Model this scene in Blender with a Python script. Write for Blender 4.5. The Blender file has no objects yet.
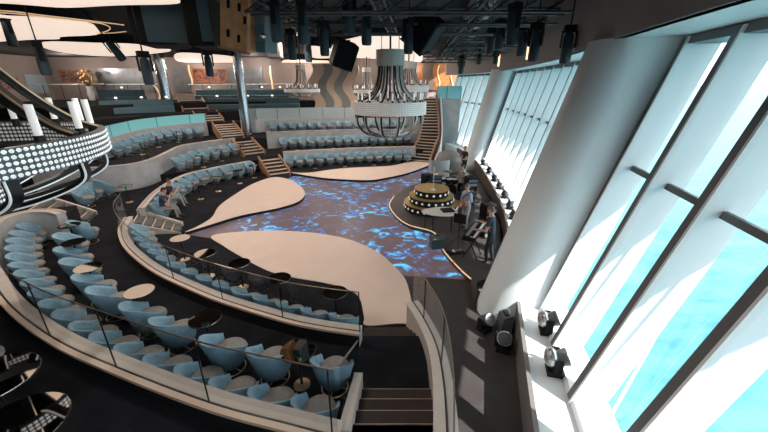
import bpy, bmesh, math, random
from math import sin, cos, pi, radians as R, sqrt, atan2
from mathutils import Vector, Matrix
random.seed(7)
COL = bpy.context.scene.collection
SC = bpy.context.scene
CAMZ = 5.1
PITCH = R(21.16)
F = 341.0

# ---------------------------------------------------------------- measuring helpers
def ray(u, v):
    a = v - 216.0
    return (u - 384.0, F*cos(PITCH) - a*sin(PITCH), -(F*sin(PITCH) + a*cos(PITCH)))
def P(u, v, z):            # point of the place at real height z
    x, y, w = ray(u, v); t = (z - CAMZ)/w
    return Vector((x*t, y*t, z))
def Q(u, v, Y):            # point of the place at real distance Y
    x, y, w = ray(u, v); t = Y/y
    return Vector((x*t, Y, CAMZ + w*t))

# ---------------------------------------------------------------- materials
def mat(name, col, rough=.6, metal=0., emit=None, es=0., spec=.5, noise=0., nscale=8., bump=0., bscale=60., coat=0.):
    m = bpy.data.materials.new(name); m.use_nodes = True
    nt = m.node_tree; b = nt.nodes['Principled BSDF']
    b.inputs['Base Color'].default_value = (*col, 1)
    b.inputs['Roughness'].default_value = rough
    b.inputs['Metallic'].default_value = metal
    b.inputs['Specular IOR Level'].default_value = spec
    b.inputs['Coat Weight'].default_value = coat
    if emit:
        b.inputs['Emission Color'].default_value = (*emit, 1); b.inputs['Emission Strength'].default_value = es
    if noise or bump:
        tc = nt.nodes.new('ShaderNodeTexCoord')
    if noise:
        n = nt.nodes.new('ShaderNodeTexNoise'); n.inputs['Scale'].default_value = nscale; n.inputs['Detail'].default_value = 4
        nt.links.new(tc.outputs['Object'], n.inputs['Vector'])
        r = nt.nodes.new('ShaderNodeMapRange'); r.inputs['From Min'].default_value = .3; r.inputs['From Max'].default_value = .7
        r.inputs['To Min'].default_value = 1-noise; r.inputs['To Max'].default_value = 1+noise
        nt.links.new(n.outputs['Fac'], r.inputs['Value'])
        mx = nt.nodes.new('ShaderNodeVectorMath'); mx.operation = 'SCALE'; mx.inputs[0].default_value = col
        nt.links.new(r.outputs['Result'], mx.inputs['Scale']); nt.links.new(mx.outputs['Vector'], b.inputs['Base Color'])
    if bump:
        n = nt.nodes.new('ShaderNodeTexNoise'); n.inputs['Scale'].default_value = bscale
        nt.links.new(tc.outputs['Object'], n.inputs['Vector'])
        bp = nt.nodes.new('ShaderNodeBump'); bp.inputs['Strength'].default_value = bump; bp.inputs['Distance'].default_value = .02
        nt.links.new(n.outputs['Fac'], bp.inputs['Height']); nt.links.new(bp.outputs['Normal'], b.inputs['Normal'])
    return m

def glass(name, tint, refl=.08, rough=.0, fw=.5):
    m = bpy.data.materials.new(name); m.use_nodes = True; nt = m.node_tree
    nt.nodes.remove(nt.nodes['Principled BSDF']); out = nt.nodes['Material Output']
    tr = nt.nodes.new('ShaderNodeBsdfTransparent'); tr.inputs['Color'].default_value = (*tint, 1)
    gl = nt.nodes.new('ShaderNodeBsdfGlossy'); gl.inputs['Roughness'].default_value = rough
    lw = nt.nodes.new('ShaderNodeLayerWeight'); lw.inputs['Blend'].default_value = .25
    ma = nt.nodes.new('ShaderNodeMath'); ma.operation = 'MULTIPLY_ADD'; ma.use_clamp = True
    ma.inputs[1].default_value = fw; ma.inputs[2].default_value = refl
    nt.links.new(lw.outputs['Fresnel'], ma.inputs[0])
    mx = nt.nodes.new('ShaderNodeMixShader')
    nt.links.new(ma.outputs[0], mx.inputs[0]); nt.links.new(tr.outputs[0], mx.inputs[1]); nt.links.new(gl.outputs[0], mx.inputs[2])
    nt.links.new(mx.outputs[0], out.inputs['Surface'])
    return m

M = {}
M['carpet'] = mat('carpet', (.010,.011,.015), .95, noise=.4, nscale=1.6, bump=.3, bscale=90, spec=.15)
M['deck'] = mat('dark_wood_floor', (.055,.047,.045), .42, noise=.15, nscale=3, spec=.4)
M['beige'] = mat('beige_stage_vinyl', (.68,.535,.455), .55, noise=.03, nscale=2)
M['riser'] = mat('black_riser', (.012,.012,.014), .7, spec=.2)
M['cap'] = mat('parapet_taupe', (.52,.465,.42), .6, noise=.06, nscale=5)
M['wallpale'] = mat('parapet_pale_grey', (.42,.44,.46), .65, noise=.12, nscale=2.5)
M['gold'] = mat('champagne_gold_metal', (.80,.58,.38), .32, 1.)
M['goldlit'] = mat('gold_lit_line', (.9,.65,.4), .4, .3, (1,.62,.34), .55)
M['blackmetal'] = mat('black_metal', (.012,.012,.014), .4, .3)
M['bluefab'] = mat('pale_blue_velvet', (.20,.345,.44), .75, noise=.14, nscale=9, bump=.25, bscale=120)
M['taupefab'] = mat('taupe_velvet', (.235,.22,.205), .8, noise=.12, nscale=9, bump=.2, bscale=120)
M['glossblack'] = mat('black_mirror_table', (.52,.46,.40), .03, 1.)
M['chrome'] = mat('chrome', (.75,.76,.78), .15, 1.)
M['silver'] = mat('silver_column_metal', (.55,.62,.68), .22, 1.)
M['grey'] = mat('grey_paint', (.24,.23,.23), .6)
M['kneegrey'] = mat('knee_wall_grey', (.16,.15,.145), .55)
M['white'] = mat('white_paint', (.74,.78,.80), .45, noise=.02, nscale=2)
M['column'] = mat('white_column_paint', (.81,.88,.91), .4, noise=.03, nscale=1)
M['mullion'] = mat('mullion_grey', (.12,.12,.125), .45)
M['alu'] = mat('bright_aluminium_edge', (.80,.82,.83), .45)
M['nosing'] = mat('step_nosing', (.66,.52,.42), .45)
M['nosingdim'] = mat('thin_step_edge', (.50,.38,.30), .5)
M['tread'] = mat('brown_tread', (.028,.018,.016), .6, noise=.2, nscale=6)
M['treadgrey'] = mat('grey_tread', (.10,.10,.10), .7, noise=.2, nscale=6)
M['string'] = mat('warm_wood_stringer', (.36,.18,.10), .5, noise=.2, nscale=5)
M['glass'] = glass('clear_balustrade_glass', (.95,.965,.97), .0, 0, .22)
def sheen_glass(name, tint, dif, f):  # diffuse share stands in for a reflection on the pane
    m = glass(name, tint, .05, .05, .4); nt = m.node_tree; out = nt.nodes['Material Output']; src = out.inputs['Surface'].links[0].from_socket
    d = nt.nodes.new('ShaderNodeBsdfDiffuse'); d.inputs['Color'].default_value = (*dif,1)
    mx = nt.nodes.new('ShaderNodeMixShader'); mx.inputs[0].default_value = f
    nt.links.new(src, mx.inputs[1]); nt.links.new(d.outputs[0], mx.inputs[2]); nt.links.new(mx.outputs[0], out.inputs['Surface']); return m
M['bluesheen'] = sheen_glass('glass_turquoise_sheen', (.55,.82,.88), (.36,.92,1.0), .75)  # turquoise is the windows' reflection, painted into the glass colour
M['glassveil'] = glass('pale_veiled_glass', (.90,.92,.92), .05, 0, .35)
M['palesheen'] = sheen_glass('glass_pale_sheen', (.75,.84,.86), (.66,.78,.82), .5)  # paler painted reflection, put into the diffuse colour
M['winglass'] = glass('window_glass', (.98,.99,.99), .0, 0, .12)
M['teal'] = mat('dark_teal_upholstery', (.06,.12,.15), .6, noise=.1, nscale=4)
M['tealpaint'] = mat('dark_teal_enclosure', (.028,.05,.065), .45)
M['tealplate'] = mat('teal_front_plate', (.045,.085,.11), .5)
M['blackbox'] = mat('black_enclosure', (.010,.010,.011), .7, spec=.2)
M['ceil'] = mat('black_ceiling', (.012,.012,.013), .8)
M['truss'] = mat('grey_truss_tube', (.09,.095,.10), .45, .5)
M['lum'] = mat('luminous_ceiling_cream', (.8,.7,.62), .8, 0, (1.,.80,.66), .85)
M['lampwhite'] = mat('lamp_white', (.9,.9,.9), .5, 0, (1.,.95,.9), 1.6)
M['wood'] = mat('orange_wood', (.45,.17,.06), .4, noise=.35, nscale=3)
M['wave1'] = mat('wave_beige', (.68,.52,.42), .5)
M['wave2'] = mat('wave_grey_green', (.24,.26,.25), .5)
M['wallrear'] = mat('rear_wall_taupe', (.30,.25,.23), .7, noise=.1, nscale=.6)
M['panelgrey'] = mat('brushed_grey_panel', (.25,.27,.29), .3, .5, noise=.2, nscale=2)
M['amber'] = mat('amber_case_plywood', (.66,.30,.14), .5, noise=.2, nscale=4)
M['skin'] = mat('skin', (.55,.33,.24), .55)
M['hairdark'] = mat('dark_hair', (.03,.02,.015), .6)
M['hairgrey'] = mat('grey_brown_hair', (.14,.10,.08), .6)
M['shirtblack'] = mat('black_shirt', (.02,.02,.024), .8)
M['shirtnavy'] = mat('navy_shirt', (.03,.045,.08), .8)
M['shirtblue'] = mat('light_blue_shirt', (.38,.46,.56), .8)
M['shirtwhite'] = mat('white_shirt', (.72,.72,.72), .8)
M['trdark'] = mat('dark_trousers', (.018,.02,.028), .8)
M['trgrey'] = mat('grey_trousers', (.32,.31,.30), .8)
M['shoe'] = mat('dark_shoes', (.03,.025,.02), .5)
M['eye'] = mat('eye', (.02,.02,.02), .2)
M['creamplastic'] = mat('cream_equipment', (.68,.66,.62), .45)
M['keys'] = mat('white_keys', (.8,.8,.78), .35)

def artmat(name, a, b, sc):
    m = bpy.data.materials.new(name); m.use_nodes = True; nt = m.node_tree; bs = nt.nodes['Principled BSDF']
    tc = nt.nodes.new('ShaderNodeTexCoord'); n = nt.nodes.new('ShaderNodeTexNoise'); n.inputs['Scale'].default_value = sc
    n.inputs['Distortion'].default_value = 1.5
    r = nt.nodes.new('ShaderNodeValToRGB'); r.color_ramp.elements[0].position = .38; r.color_ramp.elements[1].position = .62
    r.color_ramp.elements[0].color = (*a,1); r.color_ramp.elements[1].color = (*b,1)
    nt.links.new(tc.outputs['Object'], n.inputs['Vector']); nt.links.new(n.outputs['Fac'], r.inputs['Fac']); nt.links.new(r.outputs['Color'], bs.inputs['Base Color'])
    bs.inputs['Roughness'].default_value = .5
    return m
M['art1'] = artmat('red_brown_painting', (.06,.02,.015), (.32,.12,.07), 2.2)
M['art2'] = artmat('framed_collage', (.08,.04,.03), (.35,.2,.16), 3.5)

def ledmat():
    m = bpy.data.materials.new('led_floor_screen'); m.use_nodes = True; nt = m.node_tree; b = nt.nodes['Principled BSDF']
    tc = nt.nodes.new('ShaderNodeTexCoord')
    mp = nt.nodes.new('ShaderNodeMapping'); mp.inputs['Scale'].default_value = (1,1.25,1); mp.inputs['Rotation'].default_value = (0,0,R(25))
    nt.links.new(tc.outputs['Object'], mp.inputs['Vector'])
    n1 = nt.nodes.new('ShaderNodeTexNoise'); n1.inputs['Scale'].default_value = .55; n1.inputs['Detail'].default_value = 2
    n2 = nt.nodes.new('ShaderNodeTexNoise'); n2.inputs['Scale'].default_value = 1.7; n2.inputs['Detail'].default_value = 3; n2.inputs['Distortion'].default_value = 1.6
    n3 = nt.nodes.new('ShaderNodeTexNoise'); n3.inputs['Scale'].default_value = 3.2; n3.inputs['Detail'].default_value = 2; n3.inputs['Distortion'].default_value = 2.5
    for n in (n1,n2,n3): nt.links.new(mp.outputs['Vector'], n.inputs['Vector'])
    def ramp(src, p0, c0, p1, c1):
        r = nt.nodes.new('ShaderNodeValToRGB'); r.color_ramp.elements[0].position = p0; r.color_ramp.elements[1].position = p1
        r.color_ramp.elements[0].color = c0; r.color_ramp.elements[1].color = c1
        nt.links.new(src, r.inputs['Fac']); return r.outputs['Color']
    K=(0,0,0,1); W=(1,1,1,1)
    big = ramp(n1.outputs['Fac'], .42, (.06,.06,.06,1), .58, W)
    blue = ramp(n2.outputs['Fac'], .50, K, .61, W)
    ridge = nt.nodes.new('ShaderNodeMath'); ridge.operation='SUBTRACT'; ridge.inputs[1].default_value=.5; nt.links.new(n3.outputs['Fac'], ridge.inputs[0])
    ab = nt.nodes.new('ShaderNodeMath'); ab.operation='ABSOLUTE'; nt.links.new(ridge.outputs[0], ab.inputs[0])
    line = ramp(ab.outputs[0], .0, W, .05, K)
    def mul(a, c):
        x = nt.nodes.new('ShaderNodeMix'); x.data_type='RGBA'; x.blend_type='MULTIPLY'; x.inputs['Factor'].default_value=1
        nt.links.new(a, x.inputs['A']); nt.links.new(c, x.inputs['B']); return x.outputs['Result']
    bm_ = mul(big, blue); lm = mul(bm_, line)
    def mixc(f, a, bcol):
        x = nt.nodes.new('ShaderNodeMix'); x.data_type='RGBA'
        nt.links.new(f, x.inputs['Factor'])
        if isinstance(a, tuple): x.inputs['A'].default_value = a
        else: nt.links.new(a, x.inputs['A'])
        x.inputs['B'].default_value = bcol; return x.outputs['Result']
    core = mul(big, ramp(n2.outputs['Fac'], .585, K, .66, W))
    c = mixc(bm_, (.155,.100,.105,1), (.02,.20,.85,1))
    c = mixc(lm, c, (.30,.95,1.3,1))
    c = mixc(core, c, (.20,.85,1.15,1))
    nt.links.new(c, b.inputs['Emission Color']); b.inputs['Specular IOR Level'].default_value=.15; b.inputs['Emission Strength'].default_value = .85
    b.inputs['Base Color'].default_value = (.01,.01,.012,1); b.inputs['Roughness'].default_value = .35
    return m
M['led'] = ledmat()

def seamat():
    m = mat('turquoise_sea', (.05,.3,.34), .35)
    nt = m.node_tree; b = nt.nodes['Principled BSDF']
    tc = nt.nodes.new('ShaderNodeTexCoord'); mp = nt.nodes.new('ShaderNodeMapping'); mp.inputs['Scale'].default_value = (.35,.9,1)
    n = nt.nodes.new('ShaderNodeTexNoise'); n.inputs['Scale'].default_value = .35; n.inputs['Detail'].default_value = 8; n.inputs['Roughness'].default_value = .65
    nt.links.new(tc.outputs['Object'], mp.inputs['Vector']); nt.links.new(mp.outputs['Vector'], n.inputs['Vector'])
    r = nt.nodes.new('ShaderNodeValToRGB'); e = r.color_ramp.elements
    e[0].position=.40; e[0].color=(.012,.125,.155,1); e[1].position=.62; e[1].color=(.05,.215,.235,1)
    nt.links.new(n.outputs['Fac'], r.inputs['Fac']); nt.links.new(r.outputs['Color'], b.inputs['Base Color'])
    bp = nt.nodes.new('ShaderNodeBump'); bp.inputs['Strength'].default_value=.35; bp.inputs['Distance'].default_value=.4
    nt.links.new(n.outputs['Fac'], bp.inputs['Height']); nt.links.new(bp.outputs['Normal'], b.inputs['Normal'])
    b.inputs['Specular IOR Level'].default_value=.25
    return m
M['sea'] = seamat()

# ---------------------------------------------------------------- mesh builder
class MB:
    def __init__(s): s.v=[]; s.f=[]; s.m=[]
    def add(s, vs, fs, mi=0):
        o=len(s.v); s.v += [Vector(v) for v in vs]; s.f += [tuple(i+o for i in f) for f in fs]; s.m += [mi]*len(fs); return s
    def box(s, c, size, rz=0, mi=0, rot=None):
        hx,hy,hz=[q/2 for q in size]; m = rot if rot else Matrix.Rotation(rz,3,'Z'); c=Vector(c)
        # small chamfer so edges catch light
        b = min(hx,hy,hz)*.12
        bmm = bmesh.new(); bmesh.ops.create_cube(bmm, size=1)
        for v in bmm.verts: v.co = Vector((v.co.x*2*hx, v.co.y*2*hy, v.co.z*2*hz))
        bmesh.ops.bevel(bmm, geom=bmm.edges[:], offset=b, segments=1, affect='EDGES')
        bmm.verts.ensure_lookup_table()
        s.add([c + m@v.co for v in bmm.verts], [[v.index for v in f.verts] for f in bmm.faces], mi); bmm.free(); return s
    def rawbox(s, a, b, mi=0):
        x0,y0,z0=a; x1,y1,z1=b
        return s.add([(x0,y0,z0),(x1,y0,z0),(x1,y1,z0),(x0,y1,z0),(x0,y0,z1),(x1,y0,z1),(x1,y1,z1),(x0,y1,z1)],
              [(0,3,2,1),(4,5,6,7),(0,1,5,4),(1,2,6,5),(2,3,7,6),(3,0,4,7)], mi)
    def tube(s, pts, r, n=8, mi=0, closed=False, caps=True):
        pts=[Vector(p) for p in pts]; k=len(pts); rs = r if isinstance(r,(list,tuple)) else [r]*k
        rings=[]; up=None
        for i,p in enumerate(pts):
            a = pts[i-1] if (i>0 or closed) else p; b = pts[(i+1)%k] if (i<k-1 or closed) else p
            d=(b-a); d = d.normalized() if d.length>1e-9 else Vector((0,0,1))
            if up is None:
                up = Vector((0,0,1)) if abs(d.z)<.9 else Vector((1,0,0))
            x = up - d*up.dot(d)
            if x.length<1e-6: x = d.orthogonal()
            x.normalize(); y=d.cross(x); up=x
            rings.append([p + (x*cos(2*pi*j/n)+y*sin(2*pi*j/n))*rs[i] for j in range(n)])
        vs=[v for g in rings for v in g]; fs=[]
        for i in range(k if closed else k-1):
            for j in range(n):
                a=i*n+j; b=i*n+(j+1)%n; c=((i+1)%k)*n+(j+1)%n; d=((i+1)%k)*n+j
                fs.append((a,b,c,d))
        if caps and not closed:
            fs.append(tuple(range(n))[::-1]); fs.append(tuple((k-1)*n+j for j in range(n)))
        return s.add(vs, fs, mi)
    def lathe(s, prof, c=(0,0,0), n=24, mi=0, a0=0, a1=2*pi, sx=1, sy=1):
        c=Vector(c); full = abs(a1-a0-2*pi)<1e-6; m = n if full else n+1; vs=[]
        for (r,z) in prof:
            for j in range(m):
                a=a0+(a1-a0)*j/n; vs.append(c+Vector((r*cos(a)*sx, r*sin(a)*sy, z)))
        fs=[]
        for i in range(len(prof)-1):
            for j in range(n):
                j2=(j+1)%m if full else j+1
                fs.append((i*m+j, i*m+j2, (i+1)*m+j2, (i+1)*m+j))
        return s.add(vs, fs, mi)
    def prism(s, poly, z0, z1, mi=0, mside=None, bottom=True):
        n=len(poly); A=sum(poly[i][0]*poly[(i+1)%n][1]-poly[(i+1)%n][0]*poly[i][1] for i in range(n))
        if A<0: poly=poly[::-1]
        o=len(s.v)
        s.v += [Vector((p[0],p[1],z0)) for p in poly]+[Vector((p[0],p[1],z1)) for p in poly]
        s.f.append(tuple(o+n+i for i in range(n))); s.m.append(mi)
        if bottom: s.f.append(tuple(o+i for i in range(n))[::-1]); s.m.append(mi)
        for i in range(n):
            j=(i+1)%n; s.f.append((o+i,o+j,o+n+j,o+n+i)); s.m.append(mi if mside is None else mside)
        return s
    def sweep(s, line, prof, mi=0, closed=False):
        # line: list of Vector (x,y,z); prof: list of (offset to the left, dz); profile is a closed loop
        k=len(line); n=len(prof); vs=[]; nr=normals2(line, closed)
        for i,p in enumerate(line):
            for (o,dz) in prof: vs.append(Vector((p[0]+nr[i][0]*o, p[1]+nr[i][1]*o, p[2]+dz)))
        fs=[]
        for i in range(k if closed else k-1):
            i2=(i+1)%k
            for j in range(n):
                j2=(j+1)%n; fs.append((i*n+j, i2*n+j, i2*n+j2, i*n+j2))
        if not closed: fs += [tuple(range(n)), tuple((k-1)*n+j for j in range(n))[::-1]]
        return s.add(vs, fs, mi)
    def sphere(s, c, r, mi=0, seg=12, rings=8):
        r = r if isinstance(r,(tuple,list)) else (r,r,r); c=Vector(c); vs=[c+Vector((0,0,-r[2]))]
        for i in range(1,rings):
            a=-pi/2+pi*i/rings
            for j in range(seg):
                b=2*pi*j/seg; vs.append(c+Vector((r[0]*cos(a)*cos(b), r[1]*cos(a)*sin(b), r[2]*sin(a))))
        vs.append(c+Vector((0,0,r[2]))); fs=[]
        for j in range(seg):
            fs.append((0,1+(j+1)%seg,1+j)); b=1+(rings-2)*seg; fs.append((b+j,b+(j+1)%seg,len(vs)-1))
        for i in range(rings-2):
            for j in range(seg):
                a=1+i*seg+j; b=1+i*seg+(j+1)%seg; fs.append((a,b,b+seg,a+seg))
        return s.add(vs, fs, mi)

def normals2(line, closed=False):
    k=len(line); out=[]
    for i in range(k):
        a=line[i-1] if (i>0 or closed) else line[i]; b=line[(i+1)%k] if (i<k-1 or closed) else line[i]
        dx,dy=b[0]-a[0], b[1]-a[1]; l=sqrt(dx*dx+dy*dy) or 1; out.append((-dy/l, dx/l))
    return out
def catmull(pts, n=10, closed=False):
    pts=[Vector((p[0],p[1],p[2] if len(p)>2 else 0)) for p in pts]; k=len(pts); out=[]
    for i in range(k if closed else k-1):
        if closed: p0,p1,p2,p3=pts[i-1],pts[i],pts[(i+1)%k],pts[(i+2)%k]
        else: p1,p2=pts[i],pts[i+1]; p0=pts[i-1] if i else p1*2-p2; p3=pts[i+2] if i+2<k else p2*2-p1
        for j in range(n):
            t=j/n; out.append(.5*((2*p1)+(p2-p0)*t+(2*p0-5*p1+4*p2-p3)*t*t+(3*p1-p0-3*p2+p3)*t**3))
    if not closed: out.append(pts[-1])
    return out
def resample(line, step=None, count=None):
    L=[0]
    for i in range(1,len(line)): L.append(L[-1]+(Vector(line[i])-Vector(line[i-1])).length)
    T=L[-1]; n = count if count else max(2,int(round(T/step))+1); out=[]; j=0
    for i in range(n):
        d=T*i/(n-1)
        while j<len(L)-2 and L[j+1]<d: j+=1
        f=(d-L[j])/max(1e-9,L[j+1]-L[j]); out.append(Vector(line[j]).lerp(Vector(line[j+1]),f))
    return out
def offset(line, o, z=None):
    nr=normals2(line); return [Vector((p[0]+nr[i][0]*o, p[1]+nr[i][1]*o, p[2] if z is None else z)) for i,p in enumerate(line)]
def xatY(line, Y):
    for i in range(len(line)-1):
        a,b=line[i],line[i+1]
        if (a[1]-Y)*(b[1]-Y)<=0 and a[1]!=b[1]:
            f=(Y-a[1])/(b[1]-a[1]); return a[0]+(b[0]-a[0])*f
    return line[-1][0]

# ---------------------------------------------------------------- object helpers
def rootloc(o):
    while o.parent: o=o.parent
    return Vector(o.location)
def obj(name, mb, mats, parent=None, smooth=38, origin=None):
    mats = mats if isinstance(mats,(list,tuple)) else [mats]
    me=bpy.data.meshes.new(name)
    off = rootloc(parent) if parent else (Vector(origin) if origin is not None else Vector((0,0,0)))
    me.from_pydata([tuple(v-off) for v in mb.v], [], mb.f); me.validate(); me.update()
    for m in mats: me.materials.append(M[m] if isinstance(m,str) else m)
    if len(mats)>1 and len(mb.m)==len(me.polygons): me.polygons.foreach_set('material_index', mb.m)
    bm=bmesh.new(); bm.from_mesh(me); bmesh.ops.recalc_face_normals(bm, faces=bm.faces); bm.to_mesh(me); bm.free()
    if smooth:
        me.polygons.foreach_set('use_smooth', [True]*len(me.polygons)); me.set_sharp_from_angle(angle=R(smooth))
    o=bpy.data.objects.new(name, me); COL.objects.link(o)
    if parent: o.parent=parent
    elif origin is not None: o.location=off
    return o
def thing(name, label, cat, loc=(0,0,0), rz=0, group=None):
    o=bpy.data.objects.new(name, None); COL.objects.link(o); o.location=loc; o.rotation_euler=(0,0,rz); o.empty_display_size=.1
    o['label']=label; o['category']=cat
    if group: o['group']=group
    return o
def tag(o, label, cat, group=None, kind=None):
    o['label']=label; o['category']=cat
    if group: o['group']=group
    if kind: o['kind']=kind
    return o
def struct(name, mb, mats, parent=None, smooth=38):
    o=obj(name, mb, mats, parent, smooth)
    if not parent: o['kind']='structure'
    return o
def sempty(name):
    o=bpy.data.objects.new(name, None); COL.objects.link(o); o['kind']='structure'; return o
def dup(root, loc, rz, label, group=None):
    r=root.copy(); COL.objects.link(r); r.location=loc; r.rotation_euler=(0,0,rz); r['label']=label
    if group: r['group']=group
    for ch in list(root.children):
        c=ch.copy(); COL.objects.link(c); c.parent=r
        for g in ch.children:
            d=g.copy(); COL.objects.link(d); d.parent=c
    return r
ORD=['first','second','third','fourth','fifth','sixth','seventh','eighth','ninth','tenth','eleventh','twelfth','thirteenth','fourteenth','fifteenth','sixteenth','seventeenth','eighteenth','nineteenth','twentieth','twenty-first','twenty-second','twenty-third','twenty-fourth']

# ================================================================ CURVES OF THE ROOM (metres)
OUT = catmull([(-.50,2.68),(-1.07,2.83),(-2.14,3.12),(-3.69,3.68),(-5.0,4.22),(-6.41,4.98),(-7.6,5.78),(-9.2,7.0),(-10.5,8.3),(-11.15,9.2),(-11.0,9.85),(-10.4,9.95),(-9.85,9.75)], 8)
INN = catmull([(-.44,5.17),(-1.2,5.33),(-1.98,5.57),(-3.43,6.18),(-4.38,6.68),(-5.52,7.35),(-6.5,8.08),(-7.45,8.93),(-8.3,9.95),(-8.85,11.0)], 8)
PARA = catmull([(-9.0,11.9),(-9.35,12.8),(-9.75,14.0),(-10.05,15.6),(-10.05,17.1),(-9.45,18.2),(-8.8,19.2),(-8.0,20.2)], 8)
C1 = catmull([(-15.5,14.7),(-14.2,14.6),(-12.6,14.9),(-11.6,15.6),(-11.45,16.8),(-11.75,18.5),(-12.1,20.6),(-11.2,22.3),(-10.2,23.6)], 8)
C2 = catmull([(-15.2,16.2),(-14.2,17.4),(-14.5,19.2),(-14.9,21.5),(-14.3,24.0),(-13.0,25.7)], 8)
D1 = catmull([(-6.45,21.75),(-4.5,22.5),(-2.0,23.15),(.2,23.55),(2.2,23.8)], 8)
D2 = catmull([(-8.3,24.5),(-5.5,25.4),(-2.5,26.1),(.5,26.7),(3.0,27.0)], 8)
D3 = catmull([(-11.0,27.0),(-8.0,28.0),(-4.5,28.7),(-1,29.1),(3.0,29.4)], 8)
WALL = catmull([(.55,-5),(1.1,-2.6),(1.66,0),(2.32,2),(2.56,2.7),(2.82,3.82),(3.35,6.1),(4.0,8.6),(4.95,12.2),(5.75,17),(6.25,22.0),(6.0,26),(4.9,31.5)], 10)
KNEE = catmull([(-.35,-5),(.55,-2),(1.15,0),(1.75,2),(2.42,4.35),(2.97,6.26)], 8)
KNEE2 = catmull([(3.5,8.2),(4.57,12.2),(5.3,17),(5.75,21.6),(5.5,25.5)], 8)

# ================================================================ SETTING
struct('floor', MB().prism([(-31,-6)]+[(p.x+.3,p.y) for p in WALL]+[(7,33.2),(-31,33.2)], -.2, 0), 'deck', smooth=0)
# carpet tiers
a = [P(183,231.5,.12), P(212,222,.12), P(245,208,.12), P(286,184,.12), P(289,174,.12), P(330,175,.12), P(384,172,.12), P(416,165,.12), P(432,160,.12)]
struct('floor_carpet_back', MB().prism([(p.x,p.y) for p in a]+[(3.2,33),(-30,33),(-30,11.5),(-9.2,11.8)], 0.0, .12, mside=1), ['carpet','riser'], smooth=0)
front = [P(180,233.5,.12), P(200,236.6,.12), P(222,240,.12), P(300,255,.12), P(400,285,.12)]
poly = [(p.x,p.y) for p in front]+[(.7,6.3),(.7,5.95),(-.42,5.95)]+[(p.x,p.y) for p in INN]
struct('floor_carpet_front', MB().prism(poly, 0.0, .12, mside=1), ['carpet','riser'], smooth=0)
# middle tier with the round of armchairs and the landing
poly = [(p.x,p.y) for p in INN]+[(-9.0,11.3),(-9.45,12.6)]+[(p.x-.02,p.y) for p in PARA[8:]]+[(-8.3,20.4),(-11,21.8)]+[(p.x,p.y) for p in C1[::-1][8:]]+[(-15.4,12.2),(-11.0,12.1),(-10.5,11.0),(-9.9,9.9)]+[(p.x,p.y) for p in OUT[::-1]]+[(-.45,3.98),(.72,3.98),(.80,5.38),(-.44,5.38)]
struct('floor_middle_tier', MB().prism(poly, 0.0, .5, mside=1), ['carpet','tread'], smooth=0)
poly = [(p.x,p.y) for p in OUT]+[(-10.6,11.1),(-11.9,10.5),(-12.5,12.0),(-30,12.0),(-30,-6),(-.3,-6),(.50,1.9),(.60,2.97),(-.46,2.97)]
struct('floor_upper_tier', MB().prism(poly, 0.0, 1.2, mside=1), ['carpet','riser'], smooth=0)
def slab(name, line, z, zb=0.):
    struct(name, MB().prism([(p[0],p[1]) for p in line], zb, z, mside=1), ['carpet','riser'], smooth=0)
slab('floor_second_row', [(-11.4,16.9)]+[(p.x,p.y) for p in PARA[36:]]+[(-7.35,21.35),(-6.75,21.65)]+[(p.x,p.y) for p in D1]+[(3.2,24),(3.2,33),(-30,33),(-30,17.5)], .8, .1)
slab('floor_third_row', list(C1)+[(-9.9,23.9),(-8.9,24.3)]+list(D2)+[(3.2,27.1),(3.2,33),(-30,33),(-30,14.6)], 1.55, .1)
slab('floor_fourth_row', [(-16,16)]+list(C2)+[(-12.3,26.2),(-11.3,26.8)]+list(D3)+[(3.2,33),(-30,33),(-30,16)], 2.42, .1)
slab('floor_sofa_row', [(-30,17),(-20,18),(-17.3,21),(-16.3,24),(-14.3,26.9),(-12.7,27.7),(-9,29.2),(-4,29.9),(3.2,30.3),(3.2,33),(-30,33)], 3.1, .1)
slab('floor_rear_promenade', [(-30,20),(-19.5,22),(-18,26),(-14,29),(-12.3,29.3),(-8,30.8),(3.2,31.6),(3.2,33),(-30,33)], 3.75, .1)

# LED dance floor and the pale stage petals
led = [P(404,276,0),P(471,280,0),P(458,266,0),P(444,250,0),P(446,228,0),P(446,190,0),P(443,168,0),P(430,164,0),P(384,172,0),P(300,172,0),P(270,190,0),P(183,231,0),P(178,235,0),P(196,239,0)]
led = [(p.x,p.y) for p in led]+[(-3,9.5),(0,7.5)]
o = obj('video_floor', MB().prism(led, .002, .012), 'led', smooth=0)
tag(o, 'blue rippling video screen floor in the middle of the theatre', 'screen floor')
def petal(name, pix, label, z=.14, n=5):
    pts=[P(u,v,z) for u,v in pix]; c=catmull(pts, n, True)
    o=obj(name, MB().prism([(p.x,p.y) for p in c], .125, z, mi=0).prism([(p.x,p.y) for p in c], .0, .125, mi=1), ['beige','riser'], smooth=0)
    return tag(o, label, 'stage')
petal('stage_petal', [(211,236.5),(229.5,232.5),(267,230.5),(304,231.8),(332,235.5),(354,241),(377,251.5),(391,263),(404,277),(409,290),(413,309),(417,322),(395,323.5),(366,325),(364,316),(359,297),(345,288),(322,282),(292,277),(267,270),(242,257),(224,246)], 'large cream stage section curving to the foot of the nearest stairs')
petal('stage_petal', [(185,232),(198,226),(212,217),(219.5,205.5),(237,193),(254.5,183),(274.5,177),(292,180.5),(303,189),(304.5,195.5),(297,202),(277,208),(242,215),(213,223.5)], 'cream leaf-shaped stage section below the row of armchairs on the left')
petal('stage_petal', [(289.5,172),(307,172.8),(342,168.3),(384,166.2),(395,165),(406,162.4),(414,161.5),(424,161),(431,161.5),(430,164.5),(409,172.5),(384,178),(367,180),(332,178.5),(309,175.7)], 'cream crescent stage section under the far rows of armchairs')

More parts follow.
